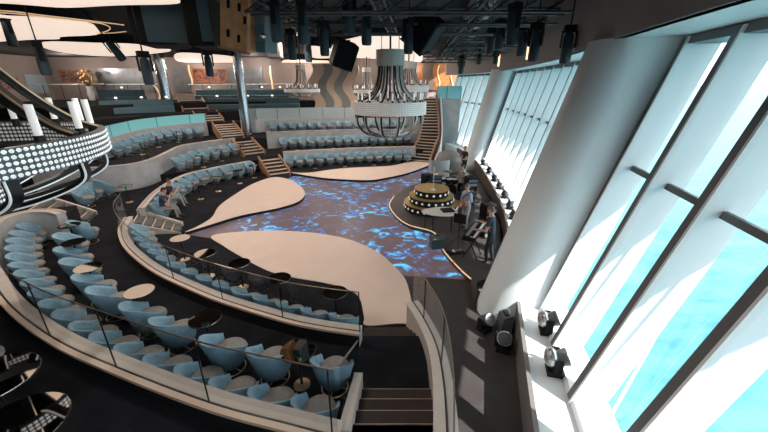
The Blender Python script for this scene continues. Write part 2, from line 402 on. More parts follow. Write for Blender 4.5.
# bandstand platform
bp = [(394,196),(389.5,205),(396,216),(409,225),(431,231),(438,238),(444,251),(459,268),(471,279)]
bl = catmull([P(u,v,.15) for u,v in bp], 6)
bl = [(p.x,p.y) for p in bl]+[(2.2,6.9),(2.5,7.9),(3.3,8.3),(4.45,12.2),(5.15,17.0),(4.7,19.5)]+[(q.x,q.y) for q in (P(442,172,.15),P(430,181,.15),P(409,186,.15))]
bs = thing('bandstand_platform', 'low dark bandstand platform with lit edge beside the blue video floor', 'platform')
obj('deck', MB().prism(bl, 0.0, .15), 'deck', bs, smooth=0)
edge = catmull([P(u,v,.155) for u,v in bp], 6)
obj('edge_light', MB().tube(edge, .022, 6), 'goldlit', bs)

# ---- parapets
def parapet(name, line, ztop, zbot, w=.15, body='wallpale', side=1, gold=True, capm='cap'):
    L=[Vector((p[0],p[1],ztop)) for p in line]; h=ztop-zbot
    s=side; wo=.125 if gold else w+.01
    w_=struct(name, MB().sweep(L, [(-w+.02,-h),(wo-.03,-h),(wo-.03,-.03),(-w+.02,-.03)]), body)
    obj('cap', MB().sweep(L, [(-w*s,-.03),(.02*s,-.03),(.02*s,0),(-w*s,0)]), capm, w_)
    obj('glass_channel', MB().sweep(L, [(.02*s,-.02),(.05*s,-.02),(.05*s,-.004),(.02*s,-.004)]), 'blackmetal', w_)
    obj('outer_trim', MB().sweep(L, [(.05*s,-.05),(wo*s,-.05),(wo*s,0),(.05*s,0)]), capm if not gold else M['trimgold'], w_)
    if gold: obj('outer_skirting', MB().sweep(L, [((wo-.035)*s,-h),((wo-.015)*s,-h),((wo-.015)*s,-.05),((wo-.035)*s,-.05)]), 'riser', w_)
    return w_
M['trimgold'] = mat('warm_beige_trim', (.60,.46,.36), .45)
parapet('wall_middle_tier', OUT, 1.45, .45, .16)
parapet('wall_front_tier', INN, .82, .1, .13)
M['darkface'] = mat('dark_wall_face', (.03,.03,.034), .6)

def balustrade(line, z0, h, posts, label, o=.035, start=0, end=None, rail=True, gm='glass', extra=None, postr=.010):
    L=[Vector((p[0],p[1],(p[2] if z0 is None else z0))) for p in line][start:end]
    c=L[len(L)//2]
    t=thing('glass_balustrade', label, 'balustrade', (c.x,c.y,c.z))
    # posts at nearest line vertices
    idx=sorted(set(min(range(len(L)), key=lambda i:(L[i].x-p[0])**2+(L[i].y-p[1])**2) for p in posts))
    cuts=sorted(set([0]+idx+[len(L)-1]))
    for a,b in zip(cuts[:-1],cuts[1:]):
        if b>a:
            obj('glass_panel', MB().sweep(L[a:b+1], [(o-.006,-.015),(o+.006,-.015),(o+.006,h-.01),(o-.006,h-.01)]), gm, t)
    nr=normals2(L)
    for i in idx:
        p=L[i]+Vector((nr[i][0]*o, nr[i][1]*o, -.015))
        obj('post', MB().tube([p, p+Vector((0,0,h+.02))], postr, 6), 'blackmetal', t)
    if rail:
        obj('handrail', MB().tube([L[i]+Vector((nr[i][0]*o,nr[i][1]*o,h)) for i in range(len(L))], .009, 6), 'railmetal', t)
    return t
M['railmetal'] = mat('bronze_rail', (.20,.15,.11), .35, .7)
ia=[i for i,p in enumerate(OUT) if p.x>-6.05]
balustrade(OUT, 1.45, .95, [P(333,429,1.45),P(211,400,1.45),P(119,365,1.45),P(55,331,1.45)], 'curved glass balustrade nearest the viewer, on the lower left parapet', end=ia[-1]+1)
balustrade(INN, .82, .85, [P(363,330,.82),P(286,317,.82),P(224,299,.82),P(175,277,.82),(-8.85,11.0)], 'curved glass balustrade on the parapet just above the large cream stage section')

# stair guard on the right of the near stairs
GUARD = catmull([(.60,6.12,.78),(.75,5.6,.80),(.86,5.0,.86),(.88,4.4,1.0),(.83,3.7,1.2),(.74,3.0,1.42),(.62,2.3,1.62),(.45,1.5,1.75)], 8)
gw = MB(); L=GUARD; nr=normals2(L)
vs=[]; 
for i,p in enumerate(L):
    for (oo,zz) in ((-.12,-.0),(.12,-.0),(.12,p.z-.03),(-.12,p.z-.03)): vs.append((p.x+nr[i][0]*oo, p.y+nr[i][1]*oo, zz))
fs=[]
for i in range(len(L)-1):
    for j in range(4): fs.append((i*4+j,(i+1)*4+j,(i+1)*4+(j+1)%4,i*4+(j+1)%4))
fs += [(0,1,2,3),tuple((len(L)-1)*4+j for j in (3,2,1,0))]
gw.add(vs,fs)
gwo=struct('wall_stair_guard', gw, 'cap')
obj('cap', MB().sweep(L, [(-.14,-.03),(.0,-.03),(.0,0),(-.14,0)]), 'cap', gwo)
obj('glass_channel', MB().sweep(L, [(.0,-.02),(.03,-.02),(.03,-.004),(.0,-.004)]), 'blackmetal', gwo)
obj('outer_trim', MB().sweep(L, [(.03,-.05),(.14,-.05),(.14,0),(.03,0)]), 'cap', gwo)
balustrade(GUARD, None, .88, [(.74,5.55),(.85,4.1)], 'curved glass balustrade on the right of the near stairs', o=.015)

# ---- main near stairs
st = thing('staircase', 'dark brown stairs at the bottom of the photo between two pale guards', 'stairs', (.15,3.4,.5))
for k in range(4):
    z=.675+.175*k; y=3.98-.33*k
    s=obj('step', MB().rawbox((-.42,y-.33,.5),(.735 if k<2 else .69-.035*(k-2),y,z)), 'tread', st, smooth=0)
    x1=.735 if k<2 else .69-.035*(k-2)
    obj('nosing', MB().rawbox((-.42,y-.007,z),(x1,y+.002,z+.003)), 'nosingdim', s, smooth=0)
st = thing('staircase', 'three low dark steps dropping to the large cream stage section', 'stairs', (.15,5.7,0))
for k in range(3):
    z=.41-.095*k; y=5.38+.2*k
    s=obj('step', MB().rawbox((-.43,y,.0),(.74-.05*k,y+.2,z)), 'tread', st, smooth=0)
    obj('nosing', MB().rawbox((-.43,y+.185,z),(.74-.05*k,y+.201,z+.002)), 'tread', s, smooth=0)
# sloping guard on the left of the near stairs
a=Vector((-.46,2.72,1.45)); b=Vector((-.40,4.12,.86))
m=MB()
def slope_box(m, a, b, w, zb, mi=0):
    d=(b-a); n=Vector((-d.y,d.x,0)).normalized()*w/2
    m.add([a-n,a+n,b+n,b-n,(a-n).xy.to_3d()+Vector((0,0,zb)),(a+n).xy.to_3d()+Vector((0,0,zb)),(b+n).xy.to_3d()+Vector((0,0,zb)),(b-n).xy.to_3d()+Vector((0,0,zb))],
      [(0,1,2,3),(7,6,5,4),(0,4,5,1),(1,5,6,2),(2,6,7,3),(3,7,4,0)], mi)
slope_box(m, a, b, .13, .45)
gl=struct('wall_stair_side', m, 'cap', smooth=0)
t=thing('glass_balustrade', 'sloping glass panel beside the last armchair at the top of the near stairs', 'balustrade', (-.43,3.4,1.2))
m=MB(); n=Vector((.006,0,0))
A=[a,b,b+Vector((0,0,.62)),a+Vector((0,0,.95))]
m.add([p-n for p in A]+[p+n for p in A], [(3,2,1,0),(4,5,6,7),(0,1,5,4),(1,2,6,5),(2,3,7,6),(3,0,4,7)])
obj('glass_panel', m, 'glass', t, smooth=0)
obj('edge_rail', MB().tube([a+Vector((0,0,.95)), b+Vector((0,0,.62))], .012, 6), 'railmetal', t)

def small_stairs(name, L0, L1, R0, R1, zt, zb, n, label, tm='treadgrey', side='cap'):
    # L0-L1: far-left / near-left ends of the top nosing; R0-R1 of the bottom nosing (xy)
    c=(Vector(L0)+Vector(R1))/2
    t=thing('staircase', label, 'stairs', (c.x,c.y,0))
    L0,L1,R0,R1=[Vector((p[0],p[1])) for p in (L0,L1,R0,R1)]
    for k in range(n):
        f0=(k)/n; f1=(k+1)/n; z=zt-(zt-zb)*(k+0.)/n
        a=L0.lerp(R0,f0); b=L1.lerp(R1,f0); c_=L1.lerp(R1,f1); d=L0.lerp(R0,f1)
        s=obj('step', MB().prism([a,b,c_,d], zb-.1, z-.004), tm, t, smooth=0)
        e=(c_-b).normalized()*.045
        obj('nosing', MB().prism([a-e*.0, b-e*.0, b+e, a+e], z-.02, z+.004), 'nosing', s, smooth=0)
    for (p,q,dh) in ((L0,R0,.16),(L1,R1,.0)):
        m=MB(); slope_box(m, Vector((p.x,p.y,zt+dh)), Vector((q.x,q.y,zb+dh)), .09, zb-.1)
        obj('stringer', m, side, t, smooth=0)
    return t
pl=P(138,213,.5),P(132,223,.5),P(183,226,.12),P(180.5,232,.12)
small_stairs('s', pl[0],pl[1],pl[2],pl[3], .5,.12,5,'short grey stairs with pale nosings in front of the two seated men')
pl=P(46,199,1.2),P(25,211.7,1.2),P(97,214.7,.5),P(88,222.5,.5)
small_stairs('s', pl[0],pl[1],pl[2],pl[3], 1.2,.5,5,'short grey stairs with pale nosings beneath the large chandelier at left')

def flight(p0, p1, n, w, label, w1=None, tm='tread', side='string', curve=None):
    t=thing('staircase', label, 'stairs', (p0.x,p0.y,p0.z))
    pts = curve or [p0,p1]
    line=resample(catmull(pts,12) if curve else pts, count=n+1); nr=normals2(line)
    for k in range(n):
        a,b=line[k],line[k+1]; f=k/n; ww=(w+( (w1 or w)-w)*f)/2
        na=Vector((nr[k][0],nr[k][1],0))*ww; nb=Vector((nr[k+1][0],nr[k+1][1],0))*ww
        z=b.z
        s=obj('step', MB().prism([(a-na).xy,(a+na).xy,(b+nb).xy,(b-nb).xy], max(0,a.z-.5), z), tm, t, smooth=0)
        e=(b-a); e.z=0; e=e.normalized()*.07
        obj('nosing', MB().prism([(a-na-e*.15).xy,(a+na-e*.15).xy,(a+na+e).xy,(a-na+e).xy], z-.045, z+.008), 'nosing', s, smooth=0)
    for sd in (-1,1):
        L=[Vector((p.x+nr[i][0]*((w+((w1 or w)-w)*i/n)/2+.05)*sd, p.y+nr[i][1]*((w+((w1 or w)-w)*i/n)/2+.05)*sd, p.z+.22)) for i,p in enumerate(line)]
        obj('stringer', MB().sweep(L, [(-.04,-.7),(.04,-.7),(.04,0),(-.04,0)]), side, t)
    return t
flight(Q(280,175.5,19.4), Q(269,158.5,21.0), 5, 1.15, 'lowest flight of the long wooden stairs, meeting the cream leaf-shaped stage')
flight(Q(255,155,21.9), Q(242,141,23.4), 5, 1.25, 'second flight up of the long wooden stairs between the seating rows')
flight(Q(233,137,24.0), Q(223,124,25.8), 6, 1.35, 'third flight up of the long wooden stairs, left of the silver column foot')
flight(Q(212,122,26.2), Q(205,113,27.6), 4, 1.6, 'fourth flight up of the long wooden stairs beside the turquoise-sheened glass')
flight(Q(196,110,28.0), Q(190,100,29.5), 5, 1.7, 'topmost flight of the long wooden stairs by the rear wall')
rs=flight(Q(419,162,23.2), Q(430,98,28.6), 22, 1.5, 'tall curved wooden stairs at the far right corner of the stage', w1=.85,
   curve=[Q(418,162.5,23.2),Q(424,149,24.3),Q(429,138,25.2),Q(430,120,26.6),Q(430,98,28.6)])
L=catmull([Q(435,160,22.9),Q(440,147,24.0),Q(442,134,25.2),Q(442,117,26.6),Q(441,97,28.4)],8)
vs=[];nr=normals2(L)
m=MB()
for i,p in enumerate(L):
    for (oo,zz) in ((-.05,0),(.05,0),(.05,p.z),(-.05,p.z)): vs.append((p.x+nr[i][0]*oo,p.y+nr[i][1]*oo,zz))
fs=[]
for i in range(len(L)-1):
    for j in range(4): fs.append((i*4+j,(i+1)*4+j,(i+1)*4+(j+1)%4,i*4+(j+1)%4))
fs+=[(0,1,2,3),tuple((len(L)-1)*4+j for j in (3,2,1,0))]
struct('wall_far_stairs', m.add(vs,fs), 'white')

# ---- rear tiers' parapets
parapet('wall_left_row', PARA, .82, .1, .12, gold=False)
parapet('wall_second_left', C1, 1.68, .4, .10, gold=False)
parapet('wall_third_left', C2, 2.5, 1.5, .10, gold=False)
parapet('wall_first_back', D1, 1.08, .1, .10, gold=False)
parapet('wall_second_back', D2, 1.95, .8, .10, gold=False)
parapet('wall_third_back', D3, 2.5, 1.5, .10, gold=False)
balustrade(C2, 2.5, .60, [C2[4],C2[12],C2[20],C2[28],C2[36]], 'glass balustrade with a painted turquoise window reflection above the upper left armchairs', gm='bluesheen', postr=.02, start=8)
balustrade(D3, 2.5, .85, [D3[3],D3[7],D3[11],D3[15],D3[19]], 'glass balustrade with a painted pale sheen in front of the far centre sofas', gm='palesheen', postr=.02, end=22)
balustrade(C1, 1.68, .8, [C1[14],C1[22],C1[30]], 'clear glass balustrade on the wavy pale wall left of the seated men', start=6, end=34)

# ---- window wall
WN=normals2(WALL)
def wn(Y):   # base point, outward normal, along vector at distance Y
    x=xatY(WALL,Y); i=min(range(len(WALL)), key=lambda k:abs(WALL[k].y-Y)); n=Vector((-WN[i][0],-WN[i][1],0)); return Vector((x,Y,0)), n, Vector((-n.y,n.x,0))
ZB, ZT = .62, 5.77; LEAN=1.3
def wpt(Y, s, out=0., al=0.):    # s 0..1 up the lean
    b,n,w=wn(Y); return b + n*(LEAN*s+out) + w*al + Vector((0,0,ZB+(ZT-ZB)*s))
def fin(Y, depth, th, parent, name, m, o0=0.):
    A=[]
    for s in (0,1):
        for (o_,a_) in ((o0,-th/2),(depth,-th/2),(depth,th/2),(o0,th/2)): A.append(wpt(Y,s,o_,a_))
    return obj(name, MB().add(A, [(3,2,1,0),(4,5,6,7),(0,1,5,4),(1,2,6,5),(2,3,7,6),(3,0,4,7)]), m, parent, smooth=0)
Ys=[-3.2,-2.05,-.9,.25,1.45,2.68,3.82,4.96,6.1]
Yf=[7.7+1.2*k for k in range(12)]
Yf2=[22.7,23.9,25.1,26.3,27.5,28.7,29.9,31.0]
wi=0
def bay(Ya, Yb, finA=True, dep=.46, last=False):
    global wi; wi+=1
    w=sempty('window_%d'%wi)
    for (Y,flag) in ((Ya,True),(Yb,last)):
        if flag:
            fin(Y, dep, .05, w, 'fin', 'white', .05)
            A=[]
            for s in (0,1):
                for (o_,a_) in ((-.01,-.035),(.05,-.035),(.05,.115),(-.01,.115)): A.append(wpt(Y,s,o_,a_))
            obj('mullion', MB().add(A, [(3,2,1,0),(4,5,6,7),(0,1,5,4),(1,2,6,5),(2,3,7,6),(3,0,4,7)]), 'mullion', w, smooth=0)
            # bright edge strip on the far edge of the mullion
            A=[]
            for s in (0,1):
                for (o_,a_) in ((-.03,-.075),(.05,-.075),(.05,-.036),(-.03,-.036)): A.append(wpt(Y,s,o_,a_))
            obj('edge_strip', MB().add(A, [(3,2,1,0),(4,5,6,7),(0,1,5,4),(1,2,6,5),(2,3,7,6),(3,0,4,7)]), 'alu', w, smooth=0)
    g=[wpt(Ya,.0,dep-.04,.025),wpt(Yb,.0,dep-.04,-.025),wpt(Yb,1,dep-.04,-.025),wpt(Ya,1,dep-.04,.025)]
    nn=wn(Ya)[1]*.012
    obj('pane', MB().add([p for p in g]+[p+nn for p in g], [(0,1,2,3),(7,6,5,4),(0,4,5,1),(1,5,6,2),(2,6,7,3),(3,7,4,0)]), 'winglass', w, smooth=0)
    s0=.605
    def bar(s,o0,o1,h,name,m):
        A=[]
        for (Y,al) in ((Ya,.03),(Yb,-.03)):
            for (o_,ds) in ((o0,-h),(o1,-h),(o1,h),(o0,h)): A.append(wpt(Y,s+ds,o_,al))
        obj(name, MB().add(A, [(0,1,2,3),(7,6,5,4),(0,4,5,1),(1,5,6,2),(2,6,7,3),(3,7,4,0)]), m, w, smooth=0)
    bar(s0,.20,.25,.008,'transom','mullion')
    bar(.006,.0,dep+.02,.012,'sill','white')
    bar(.992,.0,dep+.02,.012,'head','mullion')
for Y0,Y1 in zip(Ys[:-1],Ys[1:]): bay(Y0,Y1,last=(Y1==Ys[-1]))
for Y0,Y1 in zip(Yf[:-1],Yf[1:]): bay(Y0,Y1,last=(Y1==Yf[-1]))
for Y0,Y1 in zip(Yf2[:-1],Yf2[1:]): bay(Y0,Y1,last=(Y1==Yf2[-1]))
# closing panels behind the columns
def infill(name, Ya, Yb):
    A=[wpt(Ya,0,.1),wpt(Yb,0,.1),wpt(Yb,1,.1),wpt(Ya,1,.1)]; B=[wpt(Ya,0,.2),wpt(Yb,0,.2),wpt(Yb,1,.2),wpt(Ya,1,.2)]
    struct(name, MB().add(A+B, [(0,1,2,3),(7,6,5,4),(0,4,5,1),(1,5,6,2),(2,6,7,3),(3,7,4,0)]), 'white', smooth=0)
infill('wall_window_near_pier', 6.1, 7.7); infill('wall_window_far_pier', 20.9, 22.7)
# leaning columns
def lean_column(name, bx, by, tx, ty, r, label, zt=5.9, sy=1.):
    m=MB(); n=40; vs=[]
    for z,(cx,cy) in ((0,(bx,by)),(zt,(tx,ty))):
        for j in range(n): vs.append((cx+r*cos(2*pi*j/n), cy+r*sy*sin(2*pi*j/n), z))
    fs=[(j,(j+1)%n,n+(j+1)%n,n+j) for j in range(n)]+[tuple(range(n))[::-1],tuple(n+j for j in range(n))]
    o=obj(name, m.add(vs,fs), 'column', origin=(bx,by,0)); return tag(o,label,'column')
def pier(name, c0, c1, r, length, label, zt=5.82):
    m=MB(); n=28; vs=[]; b_,nn,w_=wn(6.9)
    a0=atan2(nn.y,nn.x)
    for z,c in ((0,c0),(zt,c1)):
        c=Vector((c[0],c[1],0))
        for j in range(n+1):
            a=a0+pi/2+pi*j/n; vs.append(c+Vector((r*cos(a),r*sin(a),z)))
        vs.append(c+nn*length+w_*-r+Vector((0,0,z))); vs.append(c+nn*length+w_*r+Vector((0,0,z)))
    k=n+3; fs=[(j,(j+1)%k,k+(j+1)%k,k+j) for j in range(k)]+[tuple(range(k))[::-1],tuple(k+j for j in range(k))]
    o=obj(name, m.add(vs,fs), 'column', origin=(c0[0],c0[1],0)); return tag(o,label,'column')
pier('leaning_column', (2.93,6.90),(4.40,6.76),.68,.78,'huge white column leaning outward beside the near windows')
lean_column('leaning_column', 5.75,21.9, 7.05,21.7, .72, 'pale leaning column between the two far groups of windows', sy=1.1)
# ledge
lin=[(p.x,p.y) for p in KNEE]+[(2.97,6.27),(3.1,7.5)]+[(p.x,p.y) for p in KNEE2]+[(4.6,31)]
lout=[(q.x,q.y) for q in [wpt(Y,0,.52) for Y in [-4,-2,0,1.5,2.68,3.82,4.96,6.1,7.7,10,12.5,15,18,21,24,27,31]]]
struct('wall_window_ledge', MB().prism(lin+lout[::-1], 0.0, .60), 'white', smooth=0)
def ksweep(name, line, m='kneegrey', zt=.70):
    struct(name, MB().sweep([Vector((p.x,p.y,0)) for p in line], [(-.0,0),(.07,0),(.07,zt),(-.0,zt)]), m, smooth=30)
ksweep('wall_knee_near', KNEE); 
M['kneebrown']=mat('knee_wall_brown',(.10,.075,.06),.6)
ksweep('wall_knee_far', KNEE2, 'kneebrown')
# hull below
struct('wall_hull', MB().sweep([wpt(Y,0,.5)-Vector((0,0,.62)) for Y in (-5,0,3,6,10,15,22,31)], [(0,0),(-.1,0),(-.1,-14),(0,-14)]), 'white', smooth=0)
# soffit + bulkhead
B=[]; S=[]
for Y in [-5,-3,-1,1,3,5,7,9,11,13,15,17,19,21,23,25,27,29,31.5]:
    b,n,w=wn(Y); B.append(b+n*.42); S.append(b+n*(LEAN+.62))
struct('ceiling_soffit', MB().prism([(p.x,p.y) for p in B]+[(p.x,p.y) for p in S[::-1]], 5.80, 5.95), 'white', smooth=0)
struct('wall_bulkhead', MB().sweep([Vector((p.x,p.y,5.9)) for p in B], [(.02,-.1),(-.12,-.1),(-.12,1.4),(.02,1.4)]), 'grey', smooth=30)
# outside deck overhang that shades the upper glass
O1=[]; O2=[]
for Y in [-14,-8,-5,-3,-1,1,3,5,7,9,11,13,15,17,19,21,23,25,27,29,31.5]:
    b,n,w=wn(max(-5,min(31,Y))); b=Vector((b.x+(Y-b.y)*.15,Y,0)); O1.append(b+n*1.2); O2.append(b+n*3.49)
struct('ceiling_outer_overhang', MB().prism([(p.x,p.y) for p in O1]+[(p.x,p.y) for p in O2[::-1]], 5.98, 6.4), 'white', smooth=0)
# sea
struct('ground_sea', MB().add([(2,-900,-17),(6000,-900,-17),(6000,9000,-17),(2,9000,-17)],[(0,1,2,3)]), 'sea', smooth=0)
# white lifeline cables outside
for (y0,lab) in ((3.82,'thin white stay outside the third near window'),(4.96,'thin white stay outside the second near window')):
    a=wpt(y0-.85,.0,.75); b=wpt(y0-.35,.75,.75)
    tag(obj('stay_cable', MB().tube([a-Vector((0,0,.6)),b], .022, 6), 'white', origin=a-Vector((0,0,.6))), lab, 'cable')

# ---- outer walls, ceiling
struct('ceiling', MB().prism([(-31,-6)]+[(p.x,p.y) for p in B]+[(8,33.2),(-31,33.2)], 7.3, 7.5), 'ceil', smooth=0)
struct('wall_left', MB().rawbox((-31,-6,0),(-30,33.2,7.4)), 'wallrear', smooth=0)
struct('wall_back', MB().rawbox((-30,33,0),(9.5,33.4,7.4)), 'wallrear', smooth=0)
struct('wall_front', MB().rawbox((-30,-6.3,0),(1.4,-6,7.4)), 'wallrear', smooth=0)

# ---- camera, world, sun, fill lights
cam=bpy.data.cameras.new('camera'); co=bpy.data.objects.new('camera', cam); COL.objects.link(co); SC.camera=co
co.location=(0,0,CAMZ); co.rotation_euler=(pi/2-PITCH,0,0); cam.sensor_width=36; cam.lens=36*F/768; cam.clip_end=20000; cam.clip_start=.05
w=bpy.data.worlds.new('world'); SC.world=w; w.use_nodes=True
w.node_tree.nodes['Background'].inputs['Color'].default_value=(.95,.965,1.0,1); w.node_tree.nodes['Background'].inputs['Strength'].default_value=3.3
sd=Vector((-.707,.624,-1.0))
s=bpy.data.lights.new('sun','SUN'); s.energy=13.0; s.angle=R(.6); s.color=(1,.97,.93); so=bpy.data.objects.new('sun', s); COL.objects.link(so)
so.rotation_euler=sd.to_track_quat('-Z','Y').to_euler()
def area(loc, size, power, color, rot=(0,0,0), sy=None):  # downward spot without a fitting, added as room fill
    l=bpy.data.lights.new('ceiling_fill_light','SPOT'); l.energy=power*3.6; l.color=color; l.shadow_soft_size=.12; l.spot_size=R(150); l.spot_blend=.6
    o=bpy.data.objects.new('ceiling_fill_light', l); COL.objects.link(o); o.location=loc; o.rotation_euler=rot
def point(loc,power,color=(1,.84,.74)):  # unseen point light, added to brighten the rear walls
    l=bpy.data.lights.new('rear_fill_light','POINT'); l.energy=power; l.color=color; l.shadow_soft_size=.12
    o=bpy.data.objects.new('rear_fill_light',l); COL.objects.link(o); o.location=loc
SC.view_settings.view_transform='Standard'; SC.view_settings.look='None'; SC.view_settings.gamma=1; SC.view_settings.use_curve_mapping=False
SC.view_settings.exposure=0

# ================================================================ FURNITURE
def make_chair(name, label, fab='bluefab', seatm='taupefab'):
    t=thing(name, label, 'chair')
    n=28; A=R(120); prof=[]
    m=MB(); rows=[]
    for i in range(n+1):
        a=-A+2*A*i/n; k=(cos(a)+.59)/1.59; k=max(0,min(1,k)); k=k*k*(3-2*k)
        h=.52+.275*k; flare=.02+.06*k
        dirv=Vector((sin(a),-cos(a),0))
        def pt(r,z): return dirv*r*1.0+Vector((0,.02,z))
        rows.append([pt(.13,.10),pt(.22,.13),pt(.29,.26),pt(.325,.42),pt(.335+flare,h-.03),pt(.325+flare,h),pt(.295+flare,h-.008),pt(.28+flare*.7,h-.05),pt(.265,.40),pt(.26,.34)])
    w=len(rows[0]); vs=[p for r in rows for p in r]; fs=[]
    for i in range(n):
        for j in range(w-1): fs.append((i*w+j,(i+1)*w+j,(i+1)*w+j+1,i*w+j+1))
    for e in (0,n): fs.append(tuple(e*w+j for j in range(w)) if e else tuple(e*w+j for j in range(w))[::-1])
    m.add(vs,fs)
    # front bowl under the cushion
    m.lathe([(.0,.10),(.13,.10),(.22,.13),(.28,.26),(.295,.36)], (0,.02,0), 24)
    obj('shell', m, fab, t, smooth=50)
    s=MB(); s.lathe([(0,.31),(.25,.315),(.282,.34),(.285,.38),(.26,.42),(.19,.437),(0,.442)], (0,.045,0), 28, sx=.98, sy=1.06)
    obj('seat', s, seatm, t, smooth=60)
    obj('pedestal', MB().lathe([(.0,.03),(.045,.03),(.03,.06),(.03,.11),(0,.11)], (0,.02,0), 10), 'chrome', t)
    ring=[Vector((.235*cos(2*pi*k/28), .02+.235*sin(2*pi*k/28), .012)) for k in range(28)]
    b=MB().tube(ring, .011, 6, closed=True); b.tube([(-.235,.02,.012),(.235,.02,.012)], .009, 6); b.tube([(0,-.215,.012),(0,.255,.012)], .009, 6)
    obj('base_ring', b, 'gold', t)
    return t
def make_table(name, label, r=.29, h=.72, ring=True):
    t=thing(name, label, 'table')
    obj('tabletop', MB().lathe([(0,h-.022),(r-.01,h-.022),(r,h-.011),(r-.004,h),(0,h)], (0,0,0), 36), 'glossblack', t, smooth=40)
    if ring: obj('edge_band', MB().lathe([(r-.002,h-.018),(r+.004,h-.018),(r+.004,h-.004),(r-.002,h-.004),(r-.002,h-.018)], (0,0,0), 36), 'blackmetal', t)
    obj('stem', MB().lathe([(0,.02),(.025,.02),(.020,.1),(.020,h-.06),(.06,h-.022),(0,h-.022)], (0,0,0), 12), 'blackmetal', t)
    obj('base', MB().lathe([(0,0),(r*.5,0),(r*.5,.012),(.04,.03),(0,.03)], (0,0,0), 24), 'gold', t)
    return t
chair0=make_chair('armchair','x'); used=[False]
def chair(x,y,z,rz,label,group=None,sc=None):
    if sc is None and z!=.5 and z!=4.07: sc=.86
    if not used[0]:
        used[0]=True; chair0.scale=(.86,.86,.95); chair0.location=(x,y,z); chair0.rotation_euler=(0,0,rz); chair0['label']=label
        if group: chair0['group']=group
        return chair0
    c=dup(chair0,(x,y,z),rz,label); c.scale=(1,1,1) if sc is None else (sc,sc,.5+sc/2)
    if group: c['group']=group
    elif 'group' in c: del c['group']
    return c
table0=make_table('cocktail_table','x',.27); tused=[False]
def table(x,y,z,label,group=None,rz=0,sc=None):
    if not tused[0]:
        tused[0]=True; table0.location=(x,y,z); table0['label']=label
        if group: table0['group']=group
        return table0
    c=dup(table0,(x,y,z),rz,label,group)
    if sc: c.scale=(sc,sc,1)
    return c
def face(x,y,tx,ty): return atan2(ty-y,tx-x)-pi/2

G1='armchairs lined against the lower left curved parapet'
line=offset(OUT, -.60)
line=[p for i,p in enumerate(line) if 8<=i<=len(OUT)-19]
row=resample(line, .645); nr=normals2(row)
for i,p in enumerate(row):
    lab='pale blue armchair against the lower left curved parapet, %s from the stairs' % ORD[i] if i else 'pale blue armchair against the lower left curved parapet, right beside the stairs'
    chair(p.x,p.y,.5, atan2(-nr[i][1],-nr[i][0])-pi/2+random.uniform(-.12,.12), lab, G1, .86)
G2='armchairs along the inner side of the nearest aisle'
inner=[(342,368),(272,359),(227,349),(177,329),(147,315),(113,299),(98,286),(84,270),(77,258),(74,244),(85,230)]
LB2=['pale blue armchair standing alone behind the sloping glass at the stair top','pale blue armchair left of the large black table, gold ring at its foot','pale blue armchair with a gold ring base, second left of the large black table',
 'pale blue armchair tucked under the left side of a black round table','pale blue armchair beside the gold-reflecting round table, to its right','pale blue armchair just left of the gold-reflecting round table','pale blue armchair two places left of the gold-reflecting table',
 'pale blue armchair behind the long oval black table in the aisle','pale blue armchair above the long oval black table in the aisle','pale blue armchair next to the upper black table near the grey steps','pale blue armchair nearest to the short grey steps by the big chandelier']
for i,(u,v) in enumerate(inner):
    p=P(u,v,.92)
    j=min(range(len(INN)), key=lambda k:(INN[k].x-p.x)**2+(INN[k].y-p.y)**2); n=normals2(INN)[j]
    rz=atan2(-n[1],-n[0])-pi/2
    if i==len(inner)-1: rz+=.3
    if i==0: p.x-=.14
    chair(p.x,p.y,.5,rz+random.uniform(-.08,.08), LB2[i], G2, .9 if i==0 else .97)
for i,(u,v,l) in enumerate([(298,350,'large black round table left of the lone armchair by the stairs'),(205,318,'black round table between two armchairs in the nearest aisle'),(139,291,'round table reflecting the lit ceiling in gold, nearest aisle'),
        (88,267,'black round table among the upper left armchairs of the nearest aisle'),(73,242,'black round table near the top end of the nearest aisle'),(69,225,'small black round table closest to the grey steps under the chandelier')]):
    p=P(u,v,1.22); table(p.x,p.y,.5,l,'tables in the nearest aisle')
G3='armchairs inside the front parapet'
line=offset(INN,-.52)[5:-8]
row=resample(line,.60); nr=normals2(row)
for i,p in enumerate(row):
    chair(p.x,p.y,.12, atan2(-nr[i][1],-nr[i][0])-pi/2+random.uniform(-.1,.1), 'armchair behind the front glass parapet facing the cream stage, %s from the right end'%ORD[i], G3)
for i,(u,v,l) in enumerate([(335,292,'round table with gold base nearest the right end of the front parapet'),(279,278,'round black table facing the large cream stage, second from the right'),(239,263,'round table with a bright gold reflection behind the front parapet'),(205,253,'round black table left of the gold-reflecting one at the front parapet'),(180,238,'round black table beside the short grey stairs, leftmost at the front parapet')]):
    p=P(u,v,.84); table(p.x,p.y,.12,l,'tables behind the front parapet')
# viewer-side tier, lower left corner
p=P(-10,379,1.92); a=make_table('cocktail_table','large glossy round table at the left edge, reflecting the cream ceiling',.43); a.location=(p.x,p.y,1.2)
p=P(14,428,1.92); dup(a,(p.x,p.y,1.2),0,'large glossy striped-looking round table in the bottom left corner')
p=P(-38,356,1.75); chair(p.x-.1,p.y+.15,1.2,R(-60),'pale armchair cut off by the left edge behind the corner tables')
p=P(-14,402,1.6); chair(p.x-.35,p.y+.02,1.2,R(-20),'blue armchair squeezed between the two corner tables')

